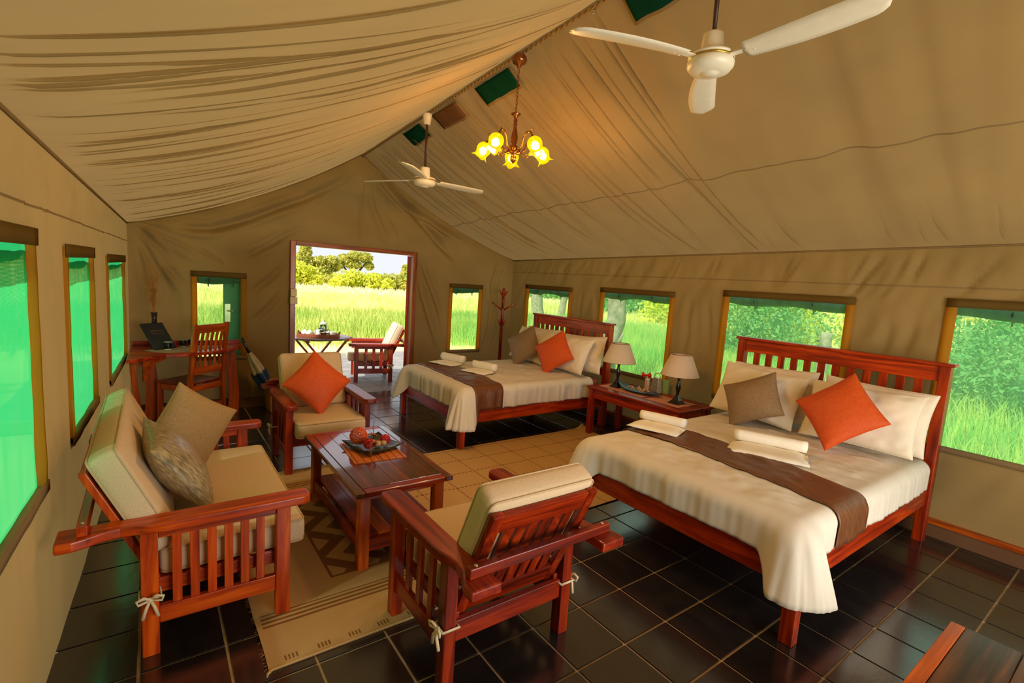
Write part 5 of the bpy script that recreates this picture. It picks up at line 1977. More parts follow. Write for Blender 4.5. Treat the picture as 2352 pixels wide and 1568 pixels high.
gt = thing('box_grater', 'steel box grater standing on the bedside table by the wall', 'grater', (4.44, 3.31, 0.55), math.radians(-14))
MB().add([(-0.03, -0.058, 0), (0.03, -0.058, 0), (0.03, 0.058, 0), (-0.03, 0.058, 0), (-0.02, -0.046, 0.165), (0.02, -0.046, 0.165), (0.02, 0.046, 0.165), (-0.02, 0.046, 0.165)],
         [(0, 3, 2, 1), (4, 5, 6, 7), (0, 1, 5, 4), (1, 2, 6, 5), (2, 3, 7, 6), (3, 0, 4, 7)]).build('body', M_STEEL, gt, 0.003)
mb = MB()
for r in range(11):
    for c_ in range(8):
        zz = 0.014 + r * 0.0135
        f_ = zz / 0.165
        hw = 0.050 - 0.012 * f_
        yy = -hw + 2 * hw * (c_ + (0.5 if r % 2 else 0.25)) / 8
        xx = -0.03 + 0.01 * f_
        mb.lathe([(0.0042, 0.0), (0.003, -0.003), (0, -0.0036)], 6, (xx, yy, zz), Matrix.Rotation(PI / 2, 3, 'Y'))
mb.build('grating_teeth', plain('steel_dark', S(70, 62, 54), 0.35, metal=0.7), gt)['kind'] = 'stuff'
MB().tube([(0, 0.044 * math.cos(a), 0.165 + 0.05 * math.sin(a)) for a in [PI * k / 14 for k in range(15)]], 0.005, 8).build('handle', M_STEEL, gt, smooth=True)
tag(MB().span(4.475, 4.505, 3.19, 3.27, 0.5502, 0.70).build('green_packet', M_PGREEN, None, 0.003), 'pale green packet standing behind the grater', 'packet')

# ------------------------------------------------------------------ desk group in the far left corner
dk = thing('desk', 'orange-brown corner desk with a curved front edge', 'desk', (0, 0, 0))
front = [(-0.185, 5.30), (-0.12, 5.33), (-0.02, 5.44), (0.10, 5.535), (0.27, 5.57), (0.45, 5.66), (0.63, 5.80), (0.76, 6.0), (0.80, 6.10)]
dt = MB()
nf = len(front)
tvs = [(x, y, z) for z in (0.73, 0.76) for (x, y) in front] + [(x if k_ else -0.175, 6.21, z) for z in (0.73, 0.76) for k_, (x, y) in enumerate(front)]
tfs = []
for k_ in range(nf - 1):
    tfs += [(k_, k_ + 1, nf + k_ + 1, nf + k_), (nf + k_, nf + k_ + 1, 3 * nf + k_ + 1, 3 * nf + k_), (k_ + 1, k_, 2 * nf + k_, 2 * nf + k_ + 1), (2 * nf + k_ + 1, 2 * nf + k_, 3 * nf + k_, 3 * nf + k_ + 1)]
tfs += [(0, nf, 3 * nf, 2 * nf), (nf - 1, 3 * nf - 1, 4 * nf - 1, 2 * nf - 1)]
dt.add(tvs, tfs).build('top', wood('red', 'X'), dk, 0.004)
MB().span(-0.16, 0.79, 6.19, 6.212, 0.76, 0.802).build('back_ledge', wood('red', 'X'), dk, 0.004)


def splay_leg(x, y, w, t, h, name='leg'):
    vs, fs = [], []
    for i in range(9):
        s = i / 8
        ww = w * (0.85 + 0.25 * (2 * s - 1) ** 2 + 0.12 * (1 - s))
        off = 0.018 * math.sin(s * PI * 1.6)
        for dx, dy in ((-1, -1), (1, -1), (1, 1), (-1, 1)):
            vs.append((x + off + dx * ww / 2, y + dy * t / 2, h * s))
    for i in range(8):
        for k in range(4):
            l = (k + 1) % 4
            fs.append((i * 4 + k, i * 4 + l, i * 4 + 4 + l, i * 4 + 4 + k))
    fs += [(3, 2, 1, 0), (32, 33, 34, 35)]
    MB().add(vs, fs).build(name, wood('orange', 'Z'), dk, 0.003)


splay_leg(0.705, 6.10, 0.10, 0.035, 0.73)
splay_leg(-0.125, 5.42, 0.045, 0.05, 0.73)
splay_leg(-0.02, 6.10, 0.12, 0.035, 0.73)
br = MB().prism([(-0.10, 0.0), (0.12, 0.0), (0.10, 0.02), (0.02, 0.045), (-0.05, 0.12), (-0.07, 0.18), (-0.10, 0.20)], 0, 0.02).build('bracket', wood('orange', 'Z'), dk, 0.003)
br.matrix_local = Matrix.Translation((0.01, 5.50, 0.728)) @ Matrix.Rotation(math.radians(38), 4, 'Z') @ Matrix.Rotation(-PI / 2, 4, 'X')
MB().bar((-0.10, 5.46, 0.70), (-0.04, 6.08, 0.70), 0.018, 0.06, (1, 0, 0)).build('apron', wood('orange', 'Y'), dk, 0.003)
MB().span(0.0, 0.66, 6.09, 6.11, 0.66, 0.73).build('apron', wood('orange', 'X'), dk, 0.003)

tag(MB().prism([(-0.06, 5.83), (0.02, 5.70), (0.14, 5.63), (0.30, 5.70), (0.56, 5.92), (0.44, 6.08), (0.10, 6.0)], 0.7602, 0.763).build('desk_mat', M_GREYMAT, None, 0.001), 'greyish woven mat lying on the corner desk', 'mat')
# navy folder leaning on a small stand
fo = thing('folder', 'navy information folder leaning back on the corner desk', 'folder', (0.02, 5.83, 0.7635))
u = Vector((0.80, 0.60, 0)).normalized()
bk = Vector((-0.60, 0.80, 0))
upv = (bk * 0.62 + Vector((0, 0, 1)) * 0.78).normalized()
nn = u.cross(upv)
Mf = Matrix((u, upv, nn)).transposed().to_4x4()
cv = MB().box((0.105, 0.15, 0), (0.22, 0.30, 0.022)).build('cover', M_NAVY, fo, 0.003)
cv.matrix_local = Mf


def print_text(parent, s, loc, size, mat, name='lettering', M=None):
    cu = bpy.data.curves.new(name, 'FONT')
    cu.body = s
    cu.size = size
    cu.align_x = 'CENTER'
    cu.extrude = 0.0002
    tmp = bpy.data.objects.new(name, cu)
    me = bpy.data.meshes.new_from_object(tmp)
    bpy.data.objects.remove(tmp)
    me.materials.clear()
    me.materials.append(mat)
    o = bpy.data.objects.new(name, me)
    COL.objects.link(o)
    o.parent = parent
    o.matrix_local = Matrix.Translation(loc) if M is None else M
    return o


print_text(cv, 'BOMANI', (0.108, 0.195, 0.0115), 0.031, M_GOLD)
print_text(cv, 'TENTED LODGE', (0.108, 0.168, 0.0115), 0.017, M_GOLD)
MB().bar(Vector((0.10, 0.20, 0.0)) + bk * 0.04, Vector((0.09, 0.10, 0.0)) + upv * 0.2 - nn * 0.02, 0.02, 0.008, u).build('stand', M_BLACK, fo)


def tumbler(label, x, y, r=0.034, h=0.075):
    t = thing('glass_tumbler', label, 'glass', (x, y, 0.7635), 0, 'tumblers on the desk')
    MB().lathe([(0.0, 0.004), (r * 0.86, 0.004), (r, h), (r - 0.002, h), (r * 0.82, 0.010), (0, 0.010)], 18, cap=False).build('bowl', M_GLASS, t, smooth=True)
    MB().lathe([(0, 0), (r * 0.86, 0), (r * 0.87, 0.008), (0, 0.008)], 18).build('thick_base', plain('glass_base', S(206, 210, 200), 0.3), t, smooth=True)
    MB().tube([(r * math.cos(a), r * math.sin(a), h) for a in [2 * PI * k / 20 for k in range(20)]], 0.0018, 5, closed=True).build('rim', plain('glass_rim', S(232, 234, 224), 0.3), t, smooth=True)
    return t


tumbler('clear tumbler standing in front of the navy folder', 0.125, 5.84)
tumbler('clear tumbler right of the navy folder', 0.255, 6.02, 0.032, 0.07)
tumbler('clear tumbler behind the chair back on the desk', 0.33, 6.08, 0.032, 0.07)
vz = thing('vase', 'slim dark vase holding a tall dry plume behind the folder', 'vase', (0.02, 6.10, 0.76))
MB().lathe([(0.026, 0), (0.03, 0.01), (0.026, 0.15), (0.022, 0.28), (0.030, 0.345), (0.026, 0.345), (0.018, 0.28), (0, 0.28)], 16).build('body', M_DGLASS, vz, smooth=True)
pl = thing('pampas_plume', 'dry orange grass plume standing in the slim dark vase', 'dried plant', (0.02, 6.10, 1.04))
mb = MB()
rs = random.Random(9)
for k in range(70):
    a = rs.uniform(0, 2 * PI)
    sp_ = rs.uniform(0.0, 0.10)
    hh = rs.uniform(0.22, 0.58)
    top = Vector((math.cos(a) * sp_ - 0.03 * hh, -abs(math.sin(a)) * sp_ * 0.4, hh))
    mid = Vector((top.x * 0.25, top.y * 0.3, hh * 0.5))
    mb.tube([(0, 0, 0), mid, top], [0.0014, 0.0012, 0.0005], 3)
    for q in range(7):
        s_ = rs.uniform(0.45, 1.0)
        p = mid.lerp(top, (s_ - 0.5) * 2) if s_ > 0.5 else mid
        d = Vector((rs.uniform(-1, 1), rs.uniform(-.6, .3), rs.uniform(0.3, 1.2))).normalized() * rs.uniform(0.012, 0.04)
        mb.tube([p, p + d], [0.0011, 0.0004], 3)
mb.build('plume', M_PAMP, pl)

# desk chair
dc = thing('desk_chair', 'orange-brown slat-back desk chair pulled up to the corner desk', 'chair', (0.30, 6.03, 0))
P0 = Vector((0.295, 5.70, 0)); P1 = Vector((0.592, 5.955, 0))
ux_ = (P1 - P0).normalized()
uy_ = Vector((-ux_.y, ux_.x, 0))
dc.location = (P0 + P1) / 2
dc.rotation_euler = (0, 0, math.atan2(ux_.y, ux_.x))
cw = (P1 - P0).length / 2
WO = lambda ax: wood('orange', ax)
for sx in (-1, 1):
    MB().add([(sx * cw - 0.02, -0.045, 0), (sx * cw + 0.02, -0.045, 0), (sx * cw + 0.02, -0.005, 0), (sx * cw - 0.02, -0.005, 0),
              (sx * cw - 0.02, -0.02, 0.43), (sx * cw + 0.02, -0.02, 0.43), (sx * cw + 0.02, 0.02, 0.43), (sx * cw - 0.02, 0.02, 0.43),
              (sx * cw - 0.02, -0.08, 1.035), (sx * cw + 0.02, -0.08, 1.035), (sx * cw + 0.02, -0.05, 1.035), (sx * cw - 0.02, -0.05, 1.035)],
             [(3, 2, 1, 0), (0, 1, 5, 4), (1, 2, 6, 5), (2, 3, 7, 6), (3, 0, 4, 7), (4, 5, 9, 8), (5, 6, 10, 9), (6, 7, 11, 10), (7, 4, 8, 11), (8, 9, 10, 11)]).build('back_leg', WO('Z'), dc, 0.003)
    MB().span(sx * cw - 0.02, sx * cw + 0.02, 0.345, 0.385, 0, 0.41).build('front_leg', WO('Z'), dc, 0.003)
    MB().span(sx * cw - 0.011, sx * cw + 0.011, 0.02, 0.345, 0.345, 0.405).build('seat_rail', WO('Y'), dc, 0.003)
    MB().span(sx * cw - 0.010, sx * cw + 0.010, 0.0, 0.35, 0.13, 0.165).build('stretcher', WO('Y'), dc, 0.003)
MB().span(-cw + 0.02, cw - 0.02, -0.012, 0.012, 0.345, 0.405).build('seat_rail', WO('X'), dc, 0.003)
MB().span(-cw + 0.02, cw - 0.02, 0.352, 0.378, 0.345, 0.405).build('seat_rail', WO('X'), dc, 0.003)
MB().span(-cw - 0.02, cw + 0.02, 0.025, 0.40, 0.41, 0.43).build('seat', wood('dark', 'Y'), dc, 0.006)
MB().prism([(-cw + 0.02, -0.017), (0, -0.0), (cw - 0.02, -0.017), (cw - 0.02, 0.003), (0, 0.02), (-cw + 0.02, 0.003)], 0.15, 0.19).build('stretcher', WO('X'), dc, 0.002)
MB().bar((-cw + 0.02, -0.056, 0.98), (cw - 0.02, -0.056, 0.98), 0.085, 0.02, (0, -0.1, 1)).build('top_rail', WO('X'), dc, 0.003)
MB().bar((-cw + 0.02, -0.012, 0.555), (cw - 0.02, -0.012, 0.555), 0.075, 0.02, (0, -0.1, 1)).build('lower_rail', WO('X'), dc, 0.003)
for k in range(6):
    x = -cw + 0.02 + (2 * cw - 0.04) * (k + 0.5 + 0.0) / 6
    pts = [(-0.014 - 0.040 * s + 0.014 * math.sin(s * PI), 0.592 + 0.346 * s) for s in [i / 6 for i in range(7)]]
    vs, fs = [], []
    for (yy, zz) in pts:
        vs += [(x - 0.014, yy - 0.006, zz), (x + 0.014, yy - 0.006, zz), (x + 0.014, yy + 0.006, zz), (x - 0.014, yy + 0.006, zz)]
    for i in range(6):
        for q in range(4):
            l = (q + 1) % 4
            fs.append((i * 4 + q, i * 4 + l, i * 4 + 4 + l, i * 4 + 4 + q))
    fs += [(3, 2, 1, 0), (24, 25, 26, 27)]
    MB().add(vs, fs).build('back_slat', WO('Z'), dc, 0.002)

# basket with umbrella
bk_ = thing('waste_basket', 'square woven straw basket against the far wall', 'basket', (1.165, 6.06, 0), math.radians(4))
MB().lathe([(0.105, 0), (0.125, 0.34), (0.113, 0.34), (0.095, 0.012), (0, 0.012)], 4, square=True).build('body', M_BASKET, bk_, 0.006)
MB().tube([(sx * 0.121, sy * 0.121, 0.342) for sx, sy in ((-1, -1), (1, -1), (1, 1), (-1, 1))], 0.010, 8, closed=True).build('rim', M_BASKET, bk_, smooth=True)
um = thing('umbrella', 'furled silver and blue golf umbrella leaning in the basket', 'umbrella', (1.15, 6.04, 0.03))
top = Vector((0.775, 5.93, 0.86)) - Vector((1.15, 6.04, 0.03))
dr = top.normalized()
Lm = top.length
MB().tube([dr * 0.0, dr * (Lm - 0.12)], 0.006, 6).build('shaft', M_STEEL, um, smooth=True)
MB().tube([dr * (Lm - 0.185), dr * (Lm - 0.16), dr * Lm], [0.015, 0.018, 0.017], 10).build('handle', M_BLACK, um, smooth=True)
xa = dr.orthogonal().normalized(); ya_ = dr.cross(xa)


def furl(s0, s1, rfun, seed, mat, name):
    mb = MB(); n_, sg = 16, 24
    base = 0
    vs, fs = [], []
    for i in range(n_ + 1):
        s_ = s0 + (s1 - s0) * i / n_
        for k in range(sg):
            a = 2 * PI * k / sg
            r = rfun(s_) * (1 + 0.30 * math.sin(4 * a + s_ * 7 + seed))
            vs.append(dr * (Lm * s_) + (xa * math.cos(a) + ya_ * math.sin(a)) * r)
    for i in range(n_):
        for k in range(sg):
            l = (k + 1) % sg
            fs.append((i * sg + k, i * sg + l, (i + 1) * sg + l, (i + 1) * sg + k))
    mb.add(vs, fs).build(name, mat, um, smooth=True)


furl(0.52, 0.80, lambda s: 0.018 + 0.036 * max(0.0, min(1, (0.80 - s) / 0.26)) ** 0.8, 0, M_UMBW, 'silver_canopy')
furl(0.30, 0.54, lambda s: 0.068 - 0.09 * abs(s - 0.50), 1, M_UMBB, 'blue_canopy')

# coat stand
cs = thing('coat_stand', 'red wooden coat stand in the far right corner', 'coat stand', (4.20, 5.98, 0))
MB().tube([(0, 0, 0.02), (0, 0, 1.52), (0, 0, 1.545)], [0.026, 0.022, 0.012], 12).build('pole', wood('red', 'Z'), cs, smooth=True)
for k in range(4):
    a = k * PI / 2 + 0.5
    MB().bar((0.02 * math.cos(a), 0.02 * math.sin(a), 0.10), (0.20 * math.cos(a), 0.20 * math.sin(a), 0.018), 0.03, 0.036, (-math.sin(a), math.cos(a), 0)).build('foot', wood('red', 'X'), cs, 0.004)
vr = Vector((_r.x, _r.y, 0)).normalized()
for zz, ln, rise, ph in ((1.43, 0.055, 0.07, 0.0), (1.22, 0.15, 0.10, 0.0), (0.98, 0.06, 0.09, 0.4), (1.39, 0.06, 0.06, PI / 2), (1.25, 0.12, 0.10, PI / 2), (1.0, 0.05, 0.08, PI / 2 + 0.3)):
    for s in (-1, 1):
        a = math.atan2(vr.y, vr.x) + ph
        d = Vector((math.cos(a), math.sin(a), 0)) * s
        MB().tube([d * 0.012 + Vector((0, 0, zz)), d * ln + Vector((0, 0, zz + rise)), d * (ln + 0.006) + Vector((0, 0, zz + rise + 0.008))], [0.011, 0.011, 0.008], 8).build('peg', wood('red', 'X'), cs, smooth=True)

# switch boxes on the door jamb
for nm, z0, z1, x0, x1, lab in (('light_switch', 1.305, 1.395, 1.325, 1.392, 'cream upper switch box on the left door jamb'), ('socket_box', 1.215, 1.298, 1.320, 1.400, 'cream lower socket box on the left door jamb')):
    t = thing(nm, lab, 'switch', (0, 0, 0))
    MB().span(x0, x1, YB - 0.075, YB - 0.0405, z0, z1).build('box', M_SWITCH, t, 0.004)
    MB().span((x0 + x1) / 2 - 0.012, (x0 + x1) / 2 + 0.012, YB - 0.079, YB - 0.075, z0 + 0.018, z0 + 0.046).build('rocker', M_SWITCH, t, 0.002)
    MB().span(x0 + 0.012, x1 - 0.012, YB - 0.0757, YB - 0.0752, z1 - 0.026, z1 - 0.021).build('red_mark', plain('faded_red', S(190, 110, 90), 0.6), t)


# ------------------------------------------------------------------ ceiling fans
def fan(label, c, rod_top, angles, rad, tone_tilt=0.0):
    t = thing('ceiling_fan', label, 'ceiling fan', c, 0, 'white three-blade ceiling fans')
    MB().tube([(0, 0, 0.12), (0, 0, rod_top - c[2] - 0.02)], 0.011, 10).build('rod', M_ROD, t, smooth=True)
    MB().lathe([(0.03, rod_top - c[2] - 0.13), (0.043, rod_top - c[2] - 0.05), (0.045, rod_top - c[2] - 0.035), (0.0, rod_top - c[2] - 0.03)], 18).build('ceiling_cup', M_FANW, t, smooth=True)
    MB().lathe([(0.052, 0.03), (0.05, 0.045), (0.045, 0.12), (0.042, 0.128), (0.012, 0.132)], 24).build('neck', M_FANW, t, smooth=True)
    hub = MB().lathe([(0, -0.052), (0.034, -0.052), (0.036, -0.047), (0.05, -0.046), (0.088, -0.036), (0.102, -0.018), (0.104, 0.0), (0.098, 0.010)], 32).build('motor_hub', M_FANW, t, smooth=True)
    MB().lathe([(0.097, 0.010), (0.099, 0.012), (0.099, 0.018), (0.097, 0.02)], 32, cap=False).build('gold_band', M_FANG, hub, smooth=True)
    MB().lathe([(0.102, 0.020), (0.10, 0.032), (0.06, 0.036)], 32).build('upper_hub', M_FANW, hub, smooth=True)
    for a in angles:
        n = 26
        vs, fs = [], []
        prof = []
        for i in range(n + 1):
            s = i / n
            r = 0.155 + (rad - 0.155) * s
            w0 = 0.052 + 0.010 * math.sin(s * PI) + 0.012 * s
            if s > 0.86:
                w0 *= math.sqrt(max(0.0, 1 - ((s - 0.86) / 0.14) ** 2)) * 1.0
            sweep = -0.055 * s * s
            prof.append((r, w0, sweep))
        for side in (0, 1):
            for r, w, sw in prof:
                for v in (-1, -0.5, 0, 0.5, 1):
                    z = 0.012 - 0.10 * 0.55 * v * max(w, 0.004) / 0.06 * 0.22 - 0.008 * (1 - v * v) + (0.003 if side else 0)
                    vs.append((r, w * v + sw, z))
        m_ = (n + 1) * 5
        for i in range(n):
            for j in range(4):
                q = (i * 5 + j, (i + 1) * 5 + j, (i + 1) * 5 + j + 1, i * 5 + j + 1)
                fs.append(q if False else tuple(reversed(q)))
                fs.append(tuple(x + m_ for x in q))
        rim = [i * 5 for i in range(n + 1)] + [n * 5 + j for j in range(1, 5)] + [i * 5 + 4 for i in range(n - 1, -1, -1)] + [j for j in range(3, 0, -1)]
        for p_, q_ in zip(rim, rim[1:] + rim[:1]):
            fs.append((p_, q_, q_ + m_, p_ + m_))
        bl_ = obj_from('blade', vs, fs, M_FANW, t, True)
        bl_.rotation_euler = (0, 0, a)
        ib = MB()
        ib.box((0.135, 0, 0.012), (0.10, 0.034, 0.006))
        for bx, by in ((0.168, -0.012), (0.168, 0.012), (0.20, 0.0)):
            ib.lathe([(0.004, 0.003), (0.004, 0.0065), (0, 0.0075)], 8, (bx, by, 0.009), Matrix.Rotation(PI, 3, 'X'))
        ib.build('blade_iron', M_FANW, bl_, 0.002)
    return t


Rd = math.radians
fan('white ceiling fan nearest the camera, above the large bed', (2.10, 1.452, 2.70), 3.33, (Rd(164), Rd(40), Rd(-86)), 0.70)
fan('white ceiling fan farther away, near the doorway', (2.10, 4.40, 2.525), 3.17, (Rd(126), Rd(11), Rd(-126)), 0.70)

# ------------------------------------------------------------------ chandelier
ch = thing('chandelier', 'brass five-arm chandelier with glowing amber tulip shades', 'chandelier', (2.105, 2.985, 0))
MB().lathe([(0.0, 3.225), (0.03, 3.222), (0.05, 3.20), (0.055, 3.18), (0.045, 3.16), (0.018, 3.145), (0.012, 3.13), (0, 3.125)], 20).build('canopy', M_BRASS, ch, smooth=True)
mb = MB()
zc = 3.125
k = 0
while zc > 2.83:
    pts = []
    for i in range(12):
        a = 2 * PI * i / 12
        x, z = 0.0075 * math.cos(a), 0.017 * math.sin(a)
        pts.append((x, 0, zc - 0.015 + z) if k % 2 == 0 else (0, x, zc - 0.015 + z))
    mb.tube(pts, 0.0022, 5, closed=True)
    zc -= 0.0265
    k += 1
mb.build('chain', M_BRASS, ch, smooth=True)
MB().lathe([(0, 2.835), (0.012, 2.83), (0.034, 2.822), (0.036, 2.818), (0.018, 2.806), (0.011, 2.79), (0.015, 2.775), (0.012, 2.76), (0.015, 2.745), (0.011, 2.735), (0.012, 2.72), (0.022, 2.68), (0.026, 2.655), (0.020, 2.635), (0.024, 2.63), (0.012, 2.615), (0.028, 2.60), (0.03, 2.575), (0.014, 2.565), (0.048, 2.556), (0.05, 2.552), (0.016, 2.542), (0.024, 2.522), (0.024, 2.505), (0.012, 2.49), (0.004, 2.485), (0, 2.478)], 20).build('column', M_BRASS, ch, smooth=True)
aim = math.atan2(-2.985, -2.105)
for k in range(5):
    a = aim + PI / 5 + 0.05 + 2 * PI * k / 5
    d = Vector((math.cos(a), math.sin(a), 0))
    sd = Vector((-math.sin(a), math.cos(a), 0))
    P = lambda r, z: d * r + Vector((0, 0, z))
    am = MB()
    am.tube([P(0.03, 2.575), P(0.06, 2.56), P(0.085, 2.59), P(0.10, 2.64), P(0.13, 2.672), P(0.165, 2.672), P(0.19, 2.648), P(0.197, 2.625)], [0.006, 0.006, 0.006, 0.0065, 0.006, 0.006, 0.006, 0.008], 8)
    am.tube([P(0.165, 2.672), P(0.185, 2.690), P(0.20, 2.686)], [0.004, 0.003, 0.002], 6)
    am.tube([P(0.06, 2.56), P(0.085, 2.535), P(0.11, 2.545), P(0.105, 2.562), P(0.092, 2.556)], [0.004, 0.004, 0.004, 0.003, 0.002], 6)
    arm = am.build('arm', M_BRASS, ch, smooth=True)
    ax_ = (d * 0.50 + Vector((0, 0, -0.87))).normalized()
    e1 = ax_.orthogonal().normalized(); e2 = ax_.cross(e1)
    Ms = Matrix((e1, e2, ax_)).transposed()
    c0 = P(0.197, 2.625)
    MB().lathe([(0, -0.01), (0.016, -0.008), (0.022, 0.004), (0.018, 0.012)], 14, c0, Ms).build('socket_cup', M_BRASS, arm, smooth=True)
    mb = MB()
    vs, fs = [], []
    prof = [(0.018, 0.006), (0.027, 0.014), (0.037, 0.032), (0.040, 0.052), (0.036, 0.074), (0.031, 0.090), (0.033, 0.102), (0.042, 0.116)]
    sg = 24
    for i, (r, z) in enumerate(prof):
        fl_ = max(0, (z - 0.085) / 0.03)
        for q in range(sg):
            b_ = 2 * PI * q / sg
            rr = 1.34 * r * (1 + 0.16 * fl_ * math.cos(4 * b_))
            vs.append(c0 + Ms @ Vector((rr * math.cos(b_), rr * math.sin(b_), z + 0.006 * fl_ * math.cos(4 * b_))))
    for i in range(len(prof) - 1):
        for q in range(sg):
            l = (q + 1) % sg
            fs.append((i * sg + q, i * sg + l, (i + 1) * sg + l, (i + 1) * sg + q))
    mb.add(vs, fs).build('tulip_shade', M_AMBER, arm, smooth=True)
    bc = c0 + ax_ * 0.060
    MB().lathe([(0, -0.03), (0.012, -0.024), (0.025, -0.006), (0.029, 0.006), (0.024, 0.022), (0.010, 0.031), (0, 0.032)], 14, bc, Ms).build('bulb', M_BULB, arm, smooth=True)
    ld_ = bpy.data.lights.new('chandelier_light', 'POINT')
    ld_.energy = 9.0
    ld_.color = (1.0, 0.54, 0.20)
    ld_.shadow_soft_size = 0.03
    lo = bpy.data.objects.new('chandelier_light', ld_)
    COL.objects.link(lo)
    lo.location = Vector((2.105, 2.985, 0)) + c0 + ax_ * 0.125

# ------------------------------------------------------------------ ridge vents (net panels with flaps) and a hanging strap
for ya, yb, mat, lab in ((3.20, 3.70, M_VENT, 'dark green net vent below the ridge beside the chandelier'), (4.00, 4.48, M_SKIRT, 'brown closed vent flap between the two green ridge vents'), (4.72, 5.14, M_VENT, 'dark green net vent below the ridge above the far fan'), (1.72, 2.13, M_VENT, 'dark green net vent at the ridge near the top edge of the photo')):
    t = thing('ridge_vent', lab, 'vent', (0, 0, 0))

    def panel(name, y0, y1, s0, s1, off, m_):
        A, B = lin(y0, y1, 0.04), lin(s0, s1, 0.01)
        vs, fs = [], []
        for a_ in A:
            for b_ in B:
                p = slope_right(a_, b_)
                vs.append((p[0] - 0.012 - off, p[1], p[2] - 0.022 - off))
        nb = len(B)
        for i in range(len(A) - 1):
            for j in range(nb - 1):
                fs.append((i * nb + j, i * nb + j + 1, (i + 1) * nb + j + 1, (i + 1) * nb + j))
        o_ = obj_from(name, vs, fs, m_, t, True)
        so = o_.modifiers.new('solid', 'SOLIDIFY')
        so.thickness = 0.003
    panel('border', ya, yb, 0.925, 0.985, 0.0, M_SEAM)
    panel('net_panel', ya + 0.02, yb - 0.02, 0.932, 0.985, 0.006, mat)
hs_ = thing('hanging_strap', 'beige webbing strap with a metal ring hanging at the ridge', 'strap', (2.17, 2.336, 3.315))
MB().bar((0, 0, 0.01), (0, 0, -0.032), 0.016, 0.003, (0.6, -0.8, 0)).build('webbing', M_WALL, hs_)
MB().tube([(0.012 * math.cos(a) * 0.8, -0.012 * math.cos(a) * 0.6, -0.04 + 0.010 * math.sin(a)) for a in [2 * PI * k / 14 for k in range(14)]], 0.002, 6, closed=True).build('ring', M_BOLT, hs_, smooth=True)

# ------------------------------------------------------------------ bench at the lower right corner
bn = thing('bench', 'dark plank-topped low bench in the bottom right corner', 'bench', (0, 0, 0))
bx0, bx1, by1 = 1.05, 2.49, 0.385
ys = [by1, by1 - 0.045, by1 - 0.20, by1 - 0.34, by1 - 0.50, by1 - 0.545]
for k in range(5):
    edge = k in (0, 4)
    MB().span(bx0, bx1, ys[k + 1] + 0.001, ys[k] - 0.001, 0.42, 0.45).build('plank', wood('orange' if edge else 'bench', 'X'), bn, 0.003)
for x in (bx0 + 0.06, bx1 - 0.06):
    for y in (by1 - 0.06, by1 - 0.485):
        MB().span(x - 0.03, x + 0.03, y - 0.03, y + 0.03, 0, 0.42).build('leg', wood('bench', 'Z'), bn, 0.004)
for y in (by1 - 0.06, by1 - 0.485):
    MB().span(bx0 + 0.09, bx1 - 0.09, y - 0.011, y + 0.011, 0.35, 0.42).build('apron', wood('bench', 'X'), bn, 0.003)

# ------------------------------------------------------------------ porch table with the tea tray
pt_ = thing('porch_table', 'octagonal folding wooden table outside on the porch', 'table', (1.89, 7.02, 0), math.radians(8))
oct_ = [(0.43 * math.cos(PI / 8 + k * PI / 4), 0.36 * math.sin(PI / 8 + k * PI / 4)) for k in range(8)]
MB().prism(oct_, 0.70, 0.722).build('top', wood('deck', 'X'), pt_, 0.003)
for sy in (-1, 1):
    for s in (-1, 1):
        MB().bar((s * 0.30, sy * 0.20 + s * 0.014, 0.70), (s * 0.02 - s * 0.0, sy * 0.20 + s * 0.014, 0.36), 0.032, 0.024, (0, 1, 0)).build('leg', wood('pale', 'Z'), pt_, 0.003)
        MB().bar((s * 0.02, sy * 0.20 + s * 0.014, 0.36), (-s * 0.30, sy * 0.20 + s * 0.014, 0.0), 0.032, 0.024, (0, 1, 0)).build('lower_leg', wood('pale', 'Z'), pt_, 0.003)
MB().span(-0.012, 0.012, -0.20, 0.20, 0.35, 0.374).build('stretcher', wood('pale', 'Y'), pt_, 0.003)
for sx in (-0.27, 0.27):
    MB().span(sx - 0.014, sx + 0.014, -0.26, 0.26, 0.675, 0.70).build('batten', wood('pale', 'Y'), pt_, 0.003)
tx, ty, tz = 1.85, 6.98, 0.7225
tr = thing('tea_tray', 'brown wicker tea tray standing on the porch table', 'tray', (tx, ty, tz), math.radians(-22))
MB().prism([(-0.26, -0.12), (0.26, -0.12), (0.26, 0.12), (-0.26, 0.12)], 0, 0.008).build('bottom', M_TRAY, tr)
for sy in (-1, 1):
    MB().bar((-0.26, sy * 0.12, 0.024), (0.26, sy * 0.12, 0.024), 0.048, 0.012, (0, 0, 1)).build('rim', M_TRAY, tr, 0.004)
for sx in (-1, 1):
    mb = MB()
    mb.bar((sx * 0.26, -0.12, 0.024), (sx * 0.26, 0.12, 0.024), 0.048, 0.012, (0, 0, 1))
    mb.tube([(sx * 0.262, -0.055, 0.05), (sx * 0.268, -0.03, 0.075), (sx * 0.268, 0.03, 0.075), (sx * 0.262, 0.055, 0.05)], 0.009, 8)
    mb.build('handle_end', M_TRAY, tr, 0.003)
ctr, str_ = math.cos(math.radians(-22)), math.sin(math.radians(-22))
on = lambda x, y, z=0.008: (tx + x * ctr - y * str_, ty + x * str_ + y * ctr, tz + z)
Mc = Matrix.Rotation(math.radians(62), 3, 'Y')
